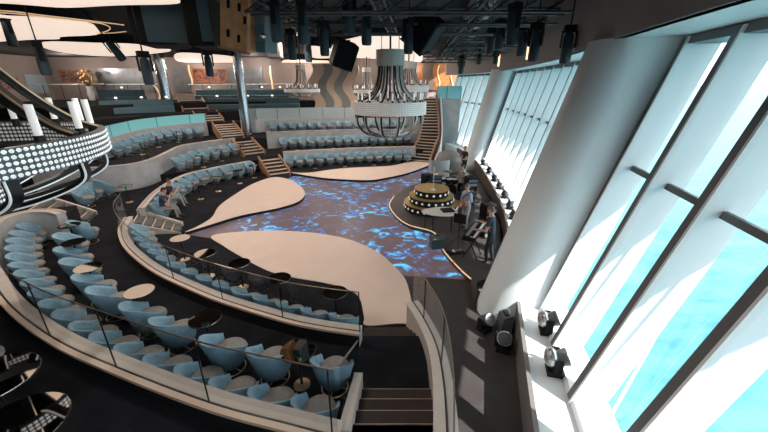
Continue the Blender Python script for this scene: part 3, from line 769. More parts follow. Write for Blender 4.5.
# left row A (two seated men), B, C
line=offset(PARA,-.52)[3:-2]; rowA=resample(line,.72); nr=normals2(rowA)
for i,p in enumerate(rowA):
    chair(p.x,p.y,.12, atan2(-nr[i][1],-nr[i][0])-pi/2, 'armchair in the lowest left row, %s counting from the grey stairs'%ORD[i], 'armchairs of the lowest left row')
for k,(u,v) in enumerate([(198,188),(216,181),(238,174),(253,169)]):
    p=P(u,v-3,.8); table(p.x,p.y,.12,'small black table before the lowest left armchairs, %s from the seated men'%ORD[k],'tables of the lowest left row')
rowB=resample(catmull([(-10.75,17.7),(-10.7,19.2),(-10.2,20.8),(-9.6,22.0)],8),.70); nr=normals2(rowB)
for i,p in enumerate(rowB):
    chair(p.x,p.y,.8, atan2(-nr[i][1],-nr[i][0])-pi/2, 'armchair in the second left row left of the wooden stairs, %s from its left end'%ORD[i], 'armchairs of the second left row')
for k,(x,y) in enumerate([(-10.0,18.6),(-9.7,20.2),(-9.1,21.7)]):
    table(x,y,.8,'small table before the second left row of armchairs, %s from its left end'%ORD[k],'tables of the second left row')
line=offset(C2,-.5)[6:-3]; rowC=resample(line,.78); nr=normals2(rowC)
for i,p in enumerate(rowC):
    chair(p.x,p.y,1.55, atan2(-nr[i][1],-nr[i][0])-pi/2, 'armchair under the turquoise-sheened glass in the upper left row, %s from its left end'%ORD[i], 'armchairs of the upper left row')
for k,i in enumerate((2,5,8)):
    if i<len(rowC): table(rowC[i].x-nr[i][0]*.75,rowC[i].y-nr[i][1]*.75,1.55,'small table before the upper left armchairs, %s from the left'%ORD[k],'tables of the upper left row')
# open pod on the aisle left of the men
for (u,v,l,d) in ((118,176,'armchair standing at the foot of the wavy pale wall, back to the viewer',2.2),(106,186,'armchair in the open corner right of the big chandelier',-.6),(93,190,'armchair half hidden behind the big chandelier rim',-1.2),(84,196,'armchair just behind the short grey steps under the big chandelier',-1.6)):
    p=P(u,v,.95); chair(p.x,p.y,.5,d,l,'armchairs in the open corner by the big chandelier')
p=P(125,186,1.2); table(p.x,p.y,.5,'small table in the open corner below the wavy pale wall')
# back rows
def backrow(lineD, off, z, step, name, grp, a=1, b=-1):
    row=resample(offset(lineD,-off)[a:b], step); nr=normals2(row)
    for i,p in enumerate(row):
        if p.x<1.85: chair(p.x,p.y,z, atan2(-nr[i][1],-nr[i][0])-pi/2, name%ORD[i], grp)
    return row,nr
r1,n1=backrow(D1,.5,.12,.64,'armchair in the lowest far row above the cream crescent, %s from its left end','armchairs of the lowest far row',1,None)
r2,n2=backrow(D2,.5,.8,.66,'armchair in the middle far row under the round chandelier, %s from its left end','armchairs of the middle far row',3,None)
r3,n3=backrow(D3,.5,1.55,.72,'armchair in the top far row below the pale-sheened glass, %s from its left end','armchairs of the top far row',6,None)
for k,i in enumerate((2,5,8,11)):
    if i<len(r1): table(r1[i].x-n1[i][0]*.72+.2,r1[i].y-n1[i][1]*.72,.12,'small chrome-footed table of the lowest far row, %s from the left'%ORD[k],'tables of the lowest far row')
for k,i in enumerate((1,5,9,13)):
    if i<len(r2): table(r2[i].x-n2[i][0]*.72+.2,r2[i].y-n2[i][1]*.72,.8,'small table of the middle far row, %s from the left'%ORD[k],'tables of the middle far row')
for k,i in enumerate((1,4,7)):
    if i<len(r3): table(r3[i].x-n3[i][0]*.72+.2,r3[i].y-n3[i][1]*.72,1.55,'small table of the top far row, %s from the left'%ORD[k],'tables of the top far row')
# teal sofas at the rear, small white lamps
def sofa(pts, z, label, lampus, Yl):
    L=catmull(pts,8); L=[Vector((p.x,p.y,z)) for p in L]; c=L[len(L)//2]
    t=thing('curved_sofa', label, 'sofa', (c.x,c.y,z), group='teal sofas at the rear')
    obj('backrest', MB().sweep(L, [(-.1,0),(.12,0),(.10,.90),(.05,.94),(-.03,.94),(-.08,.88)]), 'teal', t, smooth=30)
    obj('seat', MB().sweep([Vector((p.x,p.y,z)) for p in L], [(-.7,.05),(-.1,.05),(-.1,.46),(-.66,.46),(-.7,.42)]), 'teal', t, smooth=30)
    for k,(f) in enumerate(lampus):
        q=L[int(f*(len(L)-1))]
        l=thing('table_lamp','small white dome lamp on the %s, %s from the left'%(Yl,ORD[k]),'lamp',(q.x,q.y,z+.94),group='dome lamps on the sofa backs')
        obj('stem', MB().lathe([(0,0),(.05,0),(.05,.012),(.012,.02),(.012,.12),(0,.12)],(q.x,q.y,z+.94),10),'gold',l)
        obj('lamp_shade', MB().lathe([(0,.12),(.10,.12),(.09,.17),(.05,.21),(0,.22)],(q.x,q.y,z+.94),14),'lampwhite',l)
sofa([Q(101,112,24.5),Q(125,110,25.5),Q(150,107,26.5),Q(174,106,27.3)], 3.1, 'long dark teal sofa above the turquoise-sheened glass on the left', (.25,.6,.93), 'lower left sofa')
sofa([Q(100,103,26.5),Q(125,101,27.7),Q(146,99,28.6)], 3.75, 'shorter dark teal sofa behind the lower left one', (.5,), 'upper left sofa')
sofa([Q(210,110,29.3),Q(235,108,29.7),Q(265,107,30.2),Q(300,106,30.6)], 3.1, 'long dark teal sofa right of the silver column above the pale-sheened glass', (.15,.5,.78), 'lower centre sofa')
sofa([Q(198,101,30.8),Q(225,100,31.3),Q(255,99,31.6),Q(290,98,31.8)], 3.75, 'long dark teal sofa along the rear wall behind the silver column', (.2,.5,.75,.95), 'upper centre sofa')
for k,(u,l) in enumerate(((443,'teal armchair behind glass on the far right balcony, left one'),(453,'teal armchair behind glass on the far right balcony, right one'))):
    q=Q(u,97,29.2); chair(q.x,q.y,4.07,pi,l,'armchairs on the far right balcony')
a=Q(437,97,28.6); b=Q(457,97,28.0)
struct('wall_far_balcony', MB().prism([(a.x,a.y),(b.x+.3,b.y),(b.x+.6,33),(a.x,33)], 0, 4.05), 'wallpale', smooth=0)
balustrade([Vector((b.x+.3,b.y,0)),Vector(((a.x+b.x)/2,(a.y+b.y)/2,0)),Vector((a.x,a.y,0))], 4.05, .9, [a,b,(a+b)/2], 'glass balustrade of the small balcony at the far right', gm='bluesheen', postr=.02)

# ---- rear wall decoration
def wallbox(name,u0,v0,u1,v1,Y,m,label,cat,group=None,th=.06):
    a=Q(u0,v1,Y); b=Q(u1,v0,Y); o=obj(name, MB().box(((a.x+b.x)/2,Y,(a.z+b.z)/2),(b.x-a.x,th,b.z-a.z)), m, origin=((a.x+b.x)/2,Y,a.z)); return tag(o,label,cat,group)
def framed(u0,v0,u1,v1,Y,m,label):
    a=Q(u0,v1,Y); b=Q(u1,v0,Y); cx,cz=(a.x+b.x)/2,(a.z+b.z)/2; w_,h_=b.x-a.x,b.z-a.z
    t=thing('framed_painting',label,'painting',(cx,Y,a.z))
    obj('canvas', MB().box((cx,Y,cz),(w_-.12,.04,h_-.12)), m, t)
    f=MB()
    for (x,z,sx,sz) in ((cx,a.z,w_,.1),(cx,b.z,w_,.1),(a.x,cz,.1,h_),(b.x,cz,.1,h_)): f.box((x,Y-.03,z),(sx,.08,sz))
    obj('frame', f, 'string', t)
framed(194,68.5,226,82,32.9,'art1','wide red-brown painting on the rear wall left of the silver column')
framed(62,70,84,83,32.9,'art2','brown framed picture on the rear wall behind the left chandelier')
t=thing('framed_painting','small reddish picture on the side wall at far left','painting',(-29.97,29.2,4.7))
obj('canvas', MB().box((-29.97,29.2,5.15),(.04,1.7,.8)),'art2',t); obj('frame', MB().box((-29.98,29.2,5.6),(.06,1.9,.1)).box((-29.98,29.2,4.7),(.06,1.9,.1)).box((-29.98,28.3,5.15),(.06,.1,1.0)).box((-29.98,30.1,5.15),(.06,.1,1.0)),'string',t)
tag(obj('wall_panel', MB().box((-29.97,31.6,5.1),(.06,1.8,1.5)),'bluemetal2' if 'bluemetal2' in M else M.setdefault('bluemetal2',mat('pale_blue_panel',(.35,.45,.52),.4)),origin=(-29.97,31.6,4.35)),'pale blue panel on the far left side wall beside the small picture','wall panel')
for (u0,u1,l) in ((104,150,'brushed grey metal panel on the rear wall left of the wavy gold strip'),(227,262,'grey panel right of the silver column on the rear wall'),(176,188,'grey mirrored panel between the gold strips')):
    wallbox('wall_panel',u0,68,u1,92,32.93,'panelgrey',l,'wall panel')
def wavy(name,u,v0,v1,Y,amp,w,m,label,cat,n=24,ph=0,cyc=1.,group=None,th=.08):
    a=Q(u,v1,Y); b=Q(u,v0,Y); L=[]
    vs=[];fs=[]
    for i in range(n+1):
        z=a.z+(b.z-a.z)*i/n; x=a.x+amp*sin(ph+2*pi*cyc*i/n)
        vs += [(x-w/2,Y-th,z),(x+w/2,Y-th,z),(x+w/2,Y,z),(x-w/2,Y,z)]
    for i in range(n):
        for j in range(4): fs.append((i*4+j,i*4+(j+1)%4,(i+1)*4+(j+1)%4,(i+1)*4+j))
    fs += [(3,2,1,0),tuple(n*4+j for j in range(4))]
    o=obj(name, MB().add(vs,fs), m, origin=(a.x,Y,a.z)); return tag(o,label,cat,group)
wavy('lit_strip',158,67,103,31.5,.35,.10,'goldlit','wavy gold lit strip left of the first silver column','light strip')
wavy('lit_strip',170,62,103,31.5,.1,.10,'goldlit','straight gold lit strip right behind the first silver column','light strip',ph=1)
wavy('lit_strip',192.5,65,85,32.97,.05,.10,'goldlit','short gold lit strip left of the wide red-brown painting','light strip')
wavy('lit_strip',273,66,92,32.97,.03,.12,'goldlit','orange lit pole on the rear wall left of the small far chandelier','light strip')
for k,(u,w_,m,l) in enumerate([(318,1.0,'wave1','first'),(327,.7,'wave2','second'),(335,.95,'wave1','third'),(343,.7,'wave2','fourth'),(351,.9,'wave1','fifth')]):
    wavy('wavy_panel',u,64,108,30.6-.1*(k%2),.32,w_,m,'%s wavy %s panel from the left behind the far seats'%(l,'beige' if m=='wave1' else 'grey'),'wall panel',ph=.6,cyc=1.3,group='wavy wall panels')
for k,(u,w_,m) in enumerate([(421,1.1,'wood'),(428,.9,'hairgrey'),(434,.8,'wood'),(441,.9,'wood'),(448,.8,'wood'),(454,.7,'string')]):
    wavy('wood_panel',u,62,90,32.99-.04*(k%2),.12,w_,m,'upright wavy wood panel behind the far right balcony, %s from the left'%ORD[k],'wall panel',ph=k,cyc=.9,group='wood panels behind the far right balcony')
for k,u in enumerate((438,451.5)):
    wavy('lit_strip',u,65,90,32.9,.12,.10,'goldlit','amber lit strip between the wood panels above the far right balcony, %s one'%('left','right')[k],'light strip',ph=k)
# promenade rail
a=Q(0,84,30.2); 
for (u0,u1,l) in ((33,104,'white handrail at the back on the far left'),(106,160,'white handrail at the back above the left sofas'),(188,300,'white handrail at the back right of the long stairs')):
    p=Q(u0,84.5,30.9); q=Q(u1,84,32.2); zf=3.75
    t=thing('guard_rail',l,'railing',((p.x+q.x)/2,(p.y+q.y)/2,zf))
    obj('top_bar', MB().tube([p,q],.04,6),'white',t)
    for k in range(4):
        c=p.lerp(q,(k+.5)/4); obj('post', MB().tube([(c.x,c.y,zf),(c.x,c.y,c.z)],.03,6),'blackmetal',t)
# potted flowers on the promenade
q=Q(88,84,31.8)
t=thing('flower_vase','tall flower arrangement by the framed picture at the left rear','vase',(q.x,q.y,3.75))
obj('vase', MB().lathe([(0,0),(.2,0),(.28,.5),(.18,.95),(.24,1.15),(0,1.15)],(q.x,q.y,3.75),16),'white',t)
f=MB(); random.seed(3)
for k in range(26):
    a=random.uniform(0,2*pi); r=random.uniform(.05,.5); z=3.75+1.2+random.uniform(.2,1.3)
    f.tube([(q.x,q.y,4.85),(q.x+r*cos(a)*.5,q.y+r*sin(a)*.5,(4.85+z)/2),(q.x+r*cos(a),q.y+r*sin(a),z)],.015,4); f.sphere((q.x+r*cos(a),q.y+r*sin(a),z),.10,1,8,5)
M['stemgreen']=mat('stem_green',(.05,.08,.03),.7); M['petal']=mat('pale_orange_flower',(.5,.28,.12),.7)
obj('flowers', f, ['stemgreen','petal'], t)

# silver columns
for (u0,v0,Yb,zb,zt,r,l) in ((168,104,28.2,3.1,7.3,.40,'thick silver column left of the long wooden stairs'),(247,128,26.3,1.5,7.3,.33,'slim silver column standing between the far seating rows')):
    q=Q(u0,v0,Yb); o=obj('silver_column', MB().lathe([(r*1.12,zb),(r*1.12,zb+.12),(r,zb+.14),(r,zt)],(q.x,q.y,0),28),'silver',origin=(q.x,q.y,zb)); tag(o,l,'column')

# ================================================================ CEILING
def poly_at(pix, z): return [P(u,v,z) for u,v in pix]
def luminous(pix, label, z=6.9):
    pts=[(p.x,p.y) for p in catmull(poly_at(pix,z),4,True)]
    c=pts[0]; t=thing('luminous_ceiling_panel',label,'ceiling light',(sum(p[0] for p in pts)/len(pts),sum(p[1] for p in pts)/len(pts),z),group=None)
    obj('housing', MB().prism(pts, z+.02, 7.3), 'riser', t, smooth=0)
    cx=sum(p[0] for p in pts)/len(pts); cy=sum(p[1] for p in pts)/len(pts)
    obj('diffuser', MB().prism([(cx+(p[0]-cx)*.985, cy+(p[1]-cy)*.985) for p in pts], z-.03, z+.02), 'lum', t, smooth=0)
luminous([(0,-6),(60,-10),(120,-8),(168,-5),(182,0),(172,3),(120,4),(67,6.5),(30,4),(0,2),(-90,-2),(-170,-10),(-120,-40),(-60,-30)], 'cream glowing ceiling panel cut by the top left edge of the photo')
luminous([(7,16),(33,17),(67,19.5),(87,22.5),(97,27),(97,34),(62,36),(58,38.5),(31,39),(8,40.5),(-30,41),(-30,15)], 'cream glowing ceiling panel with a rounded right end, upper left')
luminous([(43,42),(95,43),(138,44.5),(172,50),(150,53.5),(120,56),(82,54.5),(48,49)], 'cream glowing ceiling panel left of the big dark hanging boxes')
luminous([(176,53.5),(205,54),(233,57),(236,62.5),(205,63.5),(178,61)], 'small cream ceiling panel below the amber hanging case')
luminous([(284,60),(318,60.5),(345,62),(345,66),(318,67),(286,66)], 'small cream ceiling panel above the wavy beige wall panels')
luminous([(332,45),(357,37),(373,35),(405,37),(417,45),(423,52),(421,61),(403,60),(367,58),(335,56)], 'large cream ceiling panel above the round chandelier')
luminous([(308,47),(322,47),(332,50),(334,57),(318,58),(306,55)], 'cream ceiling panel seen between two hanging black lights')
# luminous fields overhead of the viewer's side (mirrored in the glossy table tops)
def lumw(x,y,rx,ry,rz,label):
    pts=[]
    for k in range(28):
        a=2*pi*k/28; px,py=rx*cos(a),ry*sin(a); pts.append((x+px*cos(rz)-py*sin(rz), y+px*sin(rz)+py*cos(rz)))
    t=thing('luminous_ceiling_panel',label,'ceiling light',(x,y,6.9))
    obj('housing', MB().prism(pts,6.92,7.3),'riser',t,smooth=0)
    obj('diffuser', MB().prism([(x+(p[0]-x)*.985,y+(p[1]-y)*.985) for p in pts],6.87,6.92),'lum',t,smooth=0)
# gold lines on the black soffit
def soffit(pix,z,label):
    pts=[(p.x,p.y) for p in catmull(poly_at(pix,z),4,True)]
    o=obj('dark_ceiling_raft', MB().prism(pts,z,7.3),'riser',smooth=0,origin=(pts[0][0],pts[0][1],z)); return tag(o,label,'ceiling panel')
def goldline(pix,z,label):
    L=catmull(poly_at(pix,z),6); o=obj('gold_ceiling_line', MB().tube(L,.016,5),'goldlit',origin=L[0]); tag(o,label,'light strip',group='gold lines on the ceiling')
goldline([(-60,9),(6,11),(40,15),(75,19),(100,22),(124,25)],6.86,'upper of the fine gold lines running round the upper left ceiling panel')
goldline([(-60,12),(6,13),(40,16.5),(70,19.8),(98,23),(108,26),(110,29),(104,32),(97,32.5)],6.86,'gold line that loops round the end of the upper left ceiling panel')
goldline([(126,31.5),(112,33),(98,33.5)],6.86,'short gold line right of the upper left ceiling panel')

# trusses
def pipe(a,b,r,label,name='truss_pipe',group='ceiling truss pipes'):
    o=obj(name, MB().tube([a,b],r,6),'truss',origin=a); return tag(o,label,'pipe',group)
random.seed(5)
def ladder(a,b,label,w=.35):
    a=Vector(a); b=Vector(b); t=thing('lighting_truss',label,'truss',a,group='lighting trusses'); d=(b-a).normalized(); n=Vector((-d.y,d.x,0))*w/2; up=Vector((0,0,w))
    m=MB()
    for o_ in (n,-n,n+up,-n+up): m.tube([a+o_,b+o_],.028,6)
    obj('chords', m,'truss',t); m=MB(); k=int((b-a).length/.55)
    for i in range(k):
        p=a+(b-a)*i/k; q=a+(b-a)*(i+1)/k
        m.tube([p+n,q+n+up],.014,4); m.tube([p-n,q-n+up],.014,4); m.tube([p+n,q-n],.014,4)
    m.tube([a+n+up,a+n+Vector((0,0,7.3-a.z))],.01,4); m.tube([b+n+up,b+n+Vector((0,0,7.3-b.z))],.01,4)
    obj('braces', m,'blackmetal',t)
for k,Y in enumerate([8.6,10.2,12.0,14.0,16.2,18.6,21.2,24.0,27.0]):
    x0=-3.0 if Y<13 else 2.7; b_,n_,_=wn(Y); x1=b_.x+n_.x*.42-.35
    ladder((x0,Y,6.55),(x1,Y,6.55),'dark lighting truss across the ceiling, %s counting from the viewer'%ORD[k])
for k,(x0,x1) in enumerate(((-2.6,-2.0),(-.2,.3),(2.2,4.0))):
    ladder((x0,7.6,6.72),(x1,27 if k==2 else 13,6.72),'lengthwise dark truss over the stage, %s from the left'%ORD[k],.28)
# grey cable tray planks seen obliquely
for k,(u0,v0,u1,v1) in enumerate(((476,0,462,30),(500,-6,470,40))):
    a=P(u0,v0,7.05); b=P(u1,v1,7.05); d=(b-a).normalized(); n=Vector((-d.y,d.x,0))*.12
    o=obj('cable_tray', MB().prism([(a-n).xy,(a+n).xy,(b+n).xy,(b-n).xy],7.05,7.12),'panelgrey',origin=a,smooth=0); tag(o,'grey cable tray under the black ceiling, %s of two'%('left','right')[k],'cable tray')

def moving_head(name,label):
    t=thing(name,label,'stage light',group='hanging moving head lights')
    obj('base', MB().box((0,0,-.06),(.26,.20,.12)),'blackbox',t)
    y=MB(); y.box((-.15,0,-.26),(.03,.10,.32)); y.box((.15,0,-.26),(.03,.10,.32)); y.box((0,0,-.12),(.3,.10,.03)); obj('yoke',y,'blackbox',t)
    obj('head', MB().lathe([(0,-.14),(.07,-.14),(.105,-.20),(.12,-.42),(.125,-.62),(.115,-.70),(.10,-.71),(.095,-.68),(0,-.68)],(0,0,0),18),'tealpaint',t)
    obj('clamp', MB().tube([(0,0,0),(0,0,.10)],.02,6),'blackmetal',t)
    return t
mh=[None]
def hang(u,v,wpx,label,tilt=(0,0),zs=1.):
    d=.25*F/wpx; x,y,w_=ray(u,v); # distance from apparent width
    t_=d/F; p=Vector((x*t_,y*t_,CAMZ+w_*t_))
    if mh[0] is None: mh[0]=moving_head('moving_head_light',label); o=mh[0]
    else: o=dup(mh[0],(0,0,0),0,label)
    o.location=(p.x,p.y,p.z); o.rotation_euler=(tilt[0],tilt[1],random.uniform(0,3)); o.scale=(1,1,zs)
    # suspension rod
    ztop=7.3
    if ztop-p.z>.15:
        rod=obj('drop_rod', MB().tube([(0,0,.08),(0,0,(ztop-p.z)/zs)],.018,6),'blackmetal',None); rod.parent=o
    return o
HL=[(516,-2,11,'large hanging stage light in front of the grey bulkhead, topmost'),(538,18,10,'rounded hanging stage light just right of the topmost large one'),(617-80,20,9,'x'),(524,20,8,'hanging stage light between two larger ones near the bulkhead'),
 (571,20,10,'rightmost hanging stage light against the grey bulkhead'),(501,14,8,'hanging stage light left of the large topmost one by the bulkhead'),(492,22,7,'hanging stage light third from the left of the group by the bulkhead'),(497,40,5,'small distant hanging light above the far windows'),
 (480,44,4.5,'small distant hanging light left in the far bulkhead group'),(462,52,5,'distant hanging light over the far right balcony'),(366,3,10,'long hanging stage light above the round chandelier'),(349,-8,10,'hanging stage light at the top edge above the round chandelier'),
 (323,18,9,'hanging stage light left of the tilted black speaker'),(307,32,7,'short hanging stage light right of the amber case'),(409,16,9,'hanging stage light left of the tilted black diamond speaker'),(273,-4,11,'hanging stage light just right of the amber case at the top edge'),
 (301,-2,11,'hanging stage light second right of the amber case at the top edge'),(290,26,8,'hanging stage light low between the amber case and the black speaker'),(206,47,7,'small hanging light under the dark teal boxes'),(142,48,9,'hanging light below the upper left ceiling panels, left of the column'),
 (3,12,8,'hanging stage light at the far left edge of the photo'),(36,38,9,'dark hanging light in front of the far left ceiling panels')]
for h in HL:
    if h[3]=='x': continue
    hang(h[0],h[1]+(5 if h[0]>490 else 3),h[2]*1.08,h[3],zs=1.15)
hang(104,36,8,'slanted hanging light left of the first silver column',tilt=(R(-10),R(-28)),zs=1.1)

# big hung boxes
def rigbox(name, u, v, d, size, rot, mats, label, cat='speaker'):
    x,y,w_=ray(u,v); t_=d/F; c=Vector((x*t_,y*t_,CAMZ+w_*t_)); t=thing(name,label,cat,c)
    rm=Matrix.Rotation(rot[2],3,'Z')@Matrix.Rotation(rot[1],3,'Y')@Matrix.Rotation(rot[0],3,'X')
    obj('cabinet', MB().box(c,size,rot=rm), mats[0], t, smooth=0)
    if 'speaker' not in name: obj('hanging_rods', MB().tube([(c.x-.15,c.y,c.z),(c.x-.15,c.y,7.3)],.015,6).tube([(c.x+.15,c.y,c.z),(c.x+.15,c.y,7.3)],.015,6),'truss',t)
    return t,c,rm
def panel(t,c,rm,off,size,m,name):
    return obj(name, MB().box(c+rm@Vector(off),size,rot=rm), m, t, smooth=0)
# the group of dark enclosures
t,c,rm=rigbox('projector_enclosure',161,24,9.5,(1.05,1.5,1.15),(0,0,R(14)),['blackbox'],'large black enclosure hanging from the ceiling, upper left of centre','enclosure')
panel(t,c,rm,(.30,-.77,0),(.95,.04,1.05),'tealplate','front_plate')
t,c,rm=rigbox('projector_enclosure',205,23,9.0,(.62,1.3,1.2),(0,0,R(10)),['blackbox'],'black enclosure between the teal-fronted one and the amber case','enclosure')
panel(t,c,rm,(.18,-.67,0),(.26,.03,1.0),'tealplate','front_plate')
t,c,rm=rigbox('road_case',241,24,8.4,(.72,.7,1.2),(R(4),R(12),R(-4)),['amber'],'amber plywood projector case with black cut-outs hanging from the ceiling','case')
for (x,z) in ((-.14,.36),(.12,.34),(-.14,-.25),(.12,-.32),(.26,.1)):
    panel(t,c,rm,(x,-.36,z),(.07,.02,.17),'blackbox','vent')
panel(t,c,rm,(0,-.36,.60),(.80,.04,.05),'string','rail'); panel(t,c,rm,(0,-.36,-.60),(.80,.04,.05),'string','rail')
t,c,rm=rigbox('projector',266,30,8.4,(.30,.5,1.05),(0,R(4),R(-14)),['panelgrey'],'blue-grey metal projector unit hanging beside the amber case','projector')
M['bluemetal']=mat('blue_grey_metal',(.12,.22,.27),.4,.4)
for z in (.36,-.05,-.4): panel(t,c,rm,(.0,-.27,z),(.26,.05,.24),'bluemetal','module')
obj('lens', MB().sphere(c+rm@Vector((.1,-.31,-.16)),(.07,.09,.07)),'chrome',t)
t,c,rm=rigbox('hanging_box',274,45,11,(.45,.5,.8),(0,0,R(5)),['grey'],'plain grey box hanging right of the projector unit','box')
def speaker(u,v,d,size,rot,label):
    t,c,rm=rigbox('hanging_speaker',u,v,d,size,rot,['blackbox'],label)
    panel(t,c,rm,(0,-size[1]/2-.012,0),(size[0]*.9,.02,size[2]*.9),'grille','grille')
    panel(t,c,rm,(0,0,-size[2]/2-.01),(size[0]*1.02,size[1]*1.02,.02),'riser','bottom_rail')
    z=c.z+size[2]*.5; obj('hanging_bracket', MB().tube([(c.x,c.y,z-.1),(c.x,c.y,7.3)],.03,6).tube([(c.x-.2,c.y,z),(c.x+.2,c.y,z)],.02,6),'truss',t)
M['grille']=mat('speaker_grille',(.008,.008,.009),.85,spec=.1,bump=.4,bscale=200)
speaker(344,54,10.5,(.66,.55,.74),(R(18),R(16),R(25)),'black hanging speaker tilted down, left of the round chandelier')
speaker(424,31,9.2,(.72,.75,.85),(R(15),R(38),R(-20)),'black diamond-tilted hanging speaker right of the ceiling panel')
# warm sconces on the bulkhead
for k,(Y,l) in enumerate(((15.5,'warm wall light on the far bulkhead, nearer one'),(21.5,'warm wall light on the far bulkhead, farther one'))):
    b_,n_,w_=wn(Y); p=b_+n_*.40; o=obj('wall_light', MB().box((p.x-.02,p.y,6.35),(.06,.25,.6)),M['sconce'] if 'sconce' in M else M.setdefault('sconce',mat('warm_lamp',(.8,.5,.3),.5,0,(1,.62,.36),2.)),origin=(p.x,p.y,6.05)); tag(o,l,'wall light')

# ================================================================ CHANDELIERS
M['bandmetal']=mat('chandelier_band',(.10,.10,.105),.35,.6)
M['bandpale']=mat('pale_chandelier_band',(.62,.61,.60),.4,.2)
M['bead']=mat('crystal_led_bead',(.8,.85,.88),.25,0,(.85,.95,1.),.38)
M['beadwarm']=mat('dim_crystal_bead',(.7,.69,.68),.3,.2,(1,.95,.9),.22)
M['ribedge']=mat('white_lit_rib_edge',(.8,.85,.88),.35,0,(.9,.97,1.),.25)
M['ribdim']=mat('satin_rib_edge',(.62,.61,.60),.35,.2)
M['frost']=mat('frosted_candle_tube',(.80,.82,.84),.5,0,(1,.95,.9),.35)
def chandelier(label, cx, cy, zb, Rr, hb, rows, ncol, nrib, ztop, rt, zlow, rl, beadm='bead', candle=.35, ncand=16, ribw=.10, lowbeads=True, phase=0., candr=.03, group=None, ht=.55):
    big=Rr>2
    t=thing('chandelier', label, 'chandelier', (cx,cy,zb), group=group); c=Vector((cx,cy,0)); tw=.10 if Rr>1 else .06
    seg=72
    obj('band', MB().lathe([(Rr-tw,zb),(Rr,zb),(Rr,zb+hb),(Rr-tw,zb+hb),(Rr-tw,zb)],c,seg),'bandmetal' if big else 'bandpale',t)
    b=MB(); sz=hb/rows*.36
    def beads(mb, RR, z0, h, rows_, nc, inward=False):
        for r in range(rows_):
            z=z0+h*(r+.5)/rows_
            for k in range(nc):
                a=2*pi*(k+.5)/nc; s_=-1 if inward else 1
                e=Vector((cos(a),sin(a),0)); tt=Vector((-sin(a),cos(a),0)); o=c+e*(RR+s_*.004)+Vector((0,0,z)); w_=2*pi*RR/nc*.42; hh=h/rows_*.38
                ctr=o+e*s_*.018
                vs=[o+tt*w_*cos(q)+Vector((0,0,hh*sin(q))) for q in (0,pi/3,2*pi/3,pi,4*pi/3,5*pi/3)]+[ctr]
                mb.add(vs,[(i,(i+1)%6,6) for i in range(6)])
    beads(b,Rr,zb,hb,rows,ncol); ob=obj('bead_rows',b,beadm,t); ob['kind']='stuff'
    b=MB(); beads(b,Rr-tw,zb,hb,rows,ncol,True); obj('inner_bead_rows',b,'beadwarm',t)['kind']='stuff'
    # top drum
    obj('top_drum', MB().lathe([(0,ztop),(rt,ztop),(rt,ztop+ht),(0,ztop+ht)],c,36),'drum' if 'drum' in M else M.setdefault('drum',mat('pale_drum',(.62,.57,.54),.5,bump=.3,bscale=40)),t)
    obj('suspension', MB().tube([c+Vector((0,0,ztop+ht)),c+Vector((0,0,7.3))],.04,8).tube([c+Vector((rt*.6,0,ztop+ht)),c+Vector((rt*.6,0,7.3))],.015,6).tube([c+Vector((-rt*.6,0,ztop+ht)),c+Vector((-rt*.6,0,7.3))],.015,6),'blackmetal',t)
    # lower ring
    obj('lower_ring', MB().lathe([(rl-.08,zlow),(rl,zlow),(rl,zlow+hb*.6),(rl-.08,zlow+hb*.6),(rl-.08,zlow)],c,40),'bandmetal',t)
    if lowbeads:
        b=MB(); beads(b,rl,zlow,hb*.6,max(2,rows-2),int(ncol*rl/Rr)); obj('lower_bead_rows',b,'bead' if beadm=='bead' else 'beadwarm',t)['kind']='stuff'
    def rib(prof,a,name,wd,th):
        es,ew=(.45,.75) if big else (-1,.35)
        e=Vector((cos(a),sin(a),0)); tt=Vector((-sin(a),cos(a),0)); L=catmull([c+e*r+Vector((0,0,z)) for r,z in prof],6)
        vs=[];k=len(L)
        vs2=[]
        for i,p in enumerate(L):
            d=(L[min(i+1,k-1)]-L[max(i-1,0)]).normalized(); nn=d.cross(tt).normalized()
            for (s1,s2) in ((-1,-1),(1,-1),(1,1),(-1,1)): vs.append(p+tt*wd/2*s1+nn*th/2*s2)
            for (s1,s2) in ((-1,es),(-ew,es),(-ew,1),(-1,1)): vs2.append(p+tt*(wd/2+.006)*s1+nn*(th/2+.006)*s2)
        def F_(vs): 
            fs=[(i*4+j,(i+1)*4+j,(i+1)*4+(j+1)%4,i*4+(j+1)%4) for i in range(k-1) for j in range(4)]
            return fs+[(0,1,2,3),tuple((k-1)*4+j for j in (3,2,1,0))]
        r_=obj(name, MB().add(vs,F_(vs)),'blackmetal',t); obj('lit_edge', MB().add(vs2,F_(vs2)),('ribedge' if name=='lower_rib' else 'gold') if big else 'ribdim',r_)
    zm=zb+hb
    for k in range(nrib):
        a=phase+2*pi*k/nrib
        if big: rib([(rt*.8,ztop+.3),(Rr*.42,zm+1.45),(Rr*.56,zm+.9),(Rr*.72,zm+.42),(Rr*.86,zm+.13),(Rr*.96,zm+.01)],a,'upper_rib',ribw,ribw*.5)
        else: rib([(rt*.85,ztop),(rt*.95,ztop-(ztop-zm)*.35),(rt*1.25,ztop-(ztop-zm)*.68),(Rr*.72,zm+.10*(ztop-zm)),(Rr*.93,zm+.01)],a,'upper_rib',ribw,ribw*.5)
        rib([(Rr*.95,zb),(Rr*.93,zb-(zb-zlow)*.45),(Rr*.72,zlow+.10),(rl*1.15,zlow-.03),(rl*.9,zlow+.02)],a,'lower_rib',ribw,ribw*.5)
    for k in range(ncand):
        a=phase+.13+2*pi*k/ncand; e=Vector((cos(a),sin(a),0)); p=c+e*(Rr-tw*1.6)+Vector((0,0,zm))
        q=obj('candle_tube', MB().tube([p+Vector((0,0,.03)),p+Vector((0,0,candle))],candr,10),'frost',t)
        obj('candle_cup', MB().tube([p-Vector((0,0,.06)),p+Vector((0,0,.07))],candr*1.35,10),'blackmetal',q)
    return t
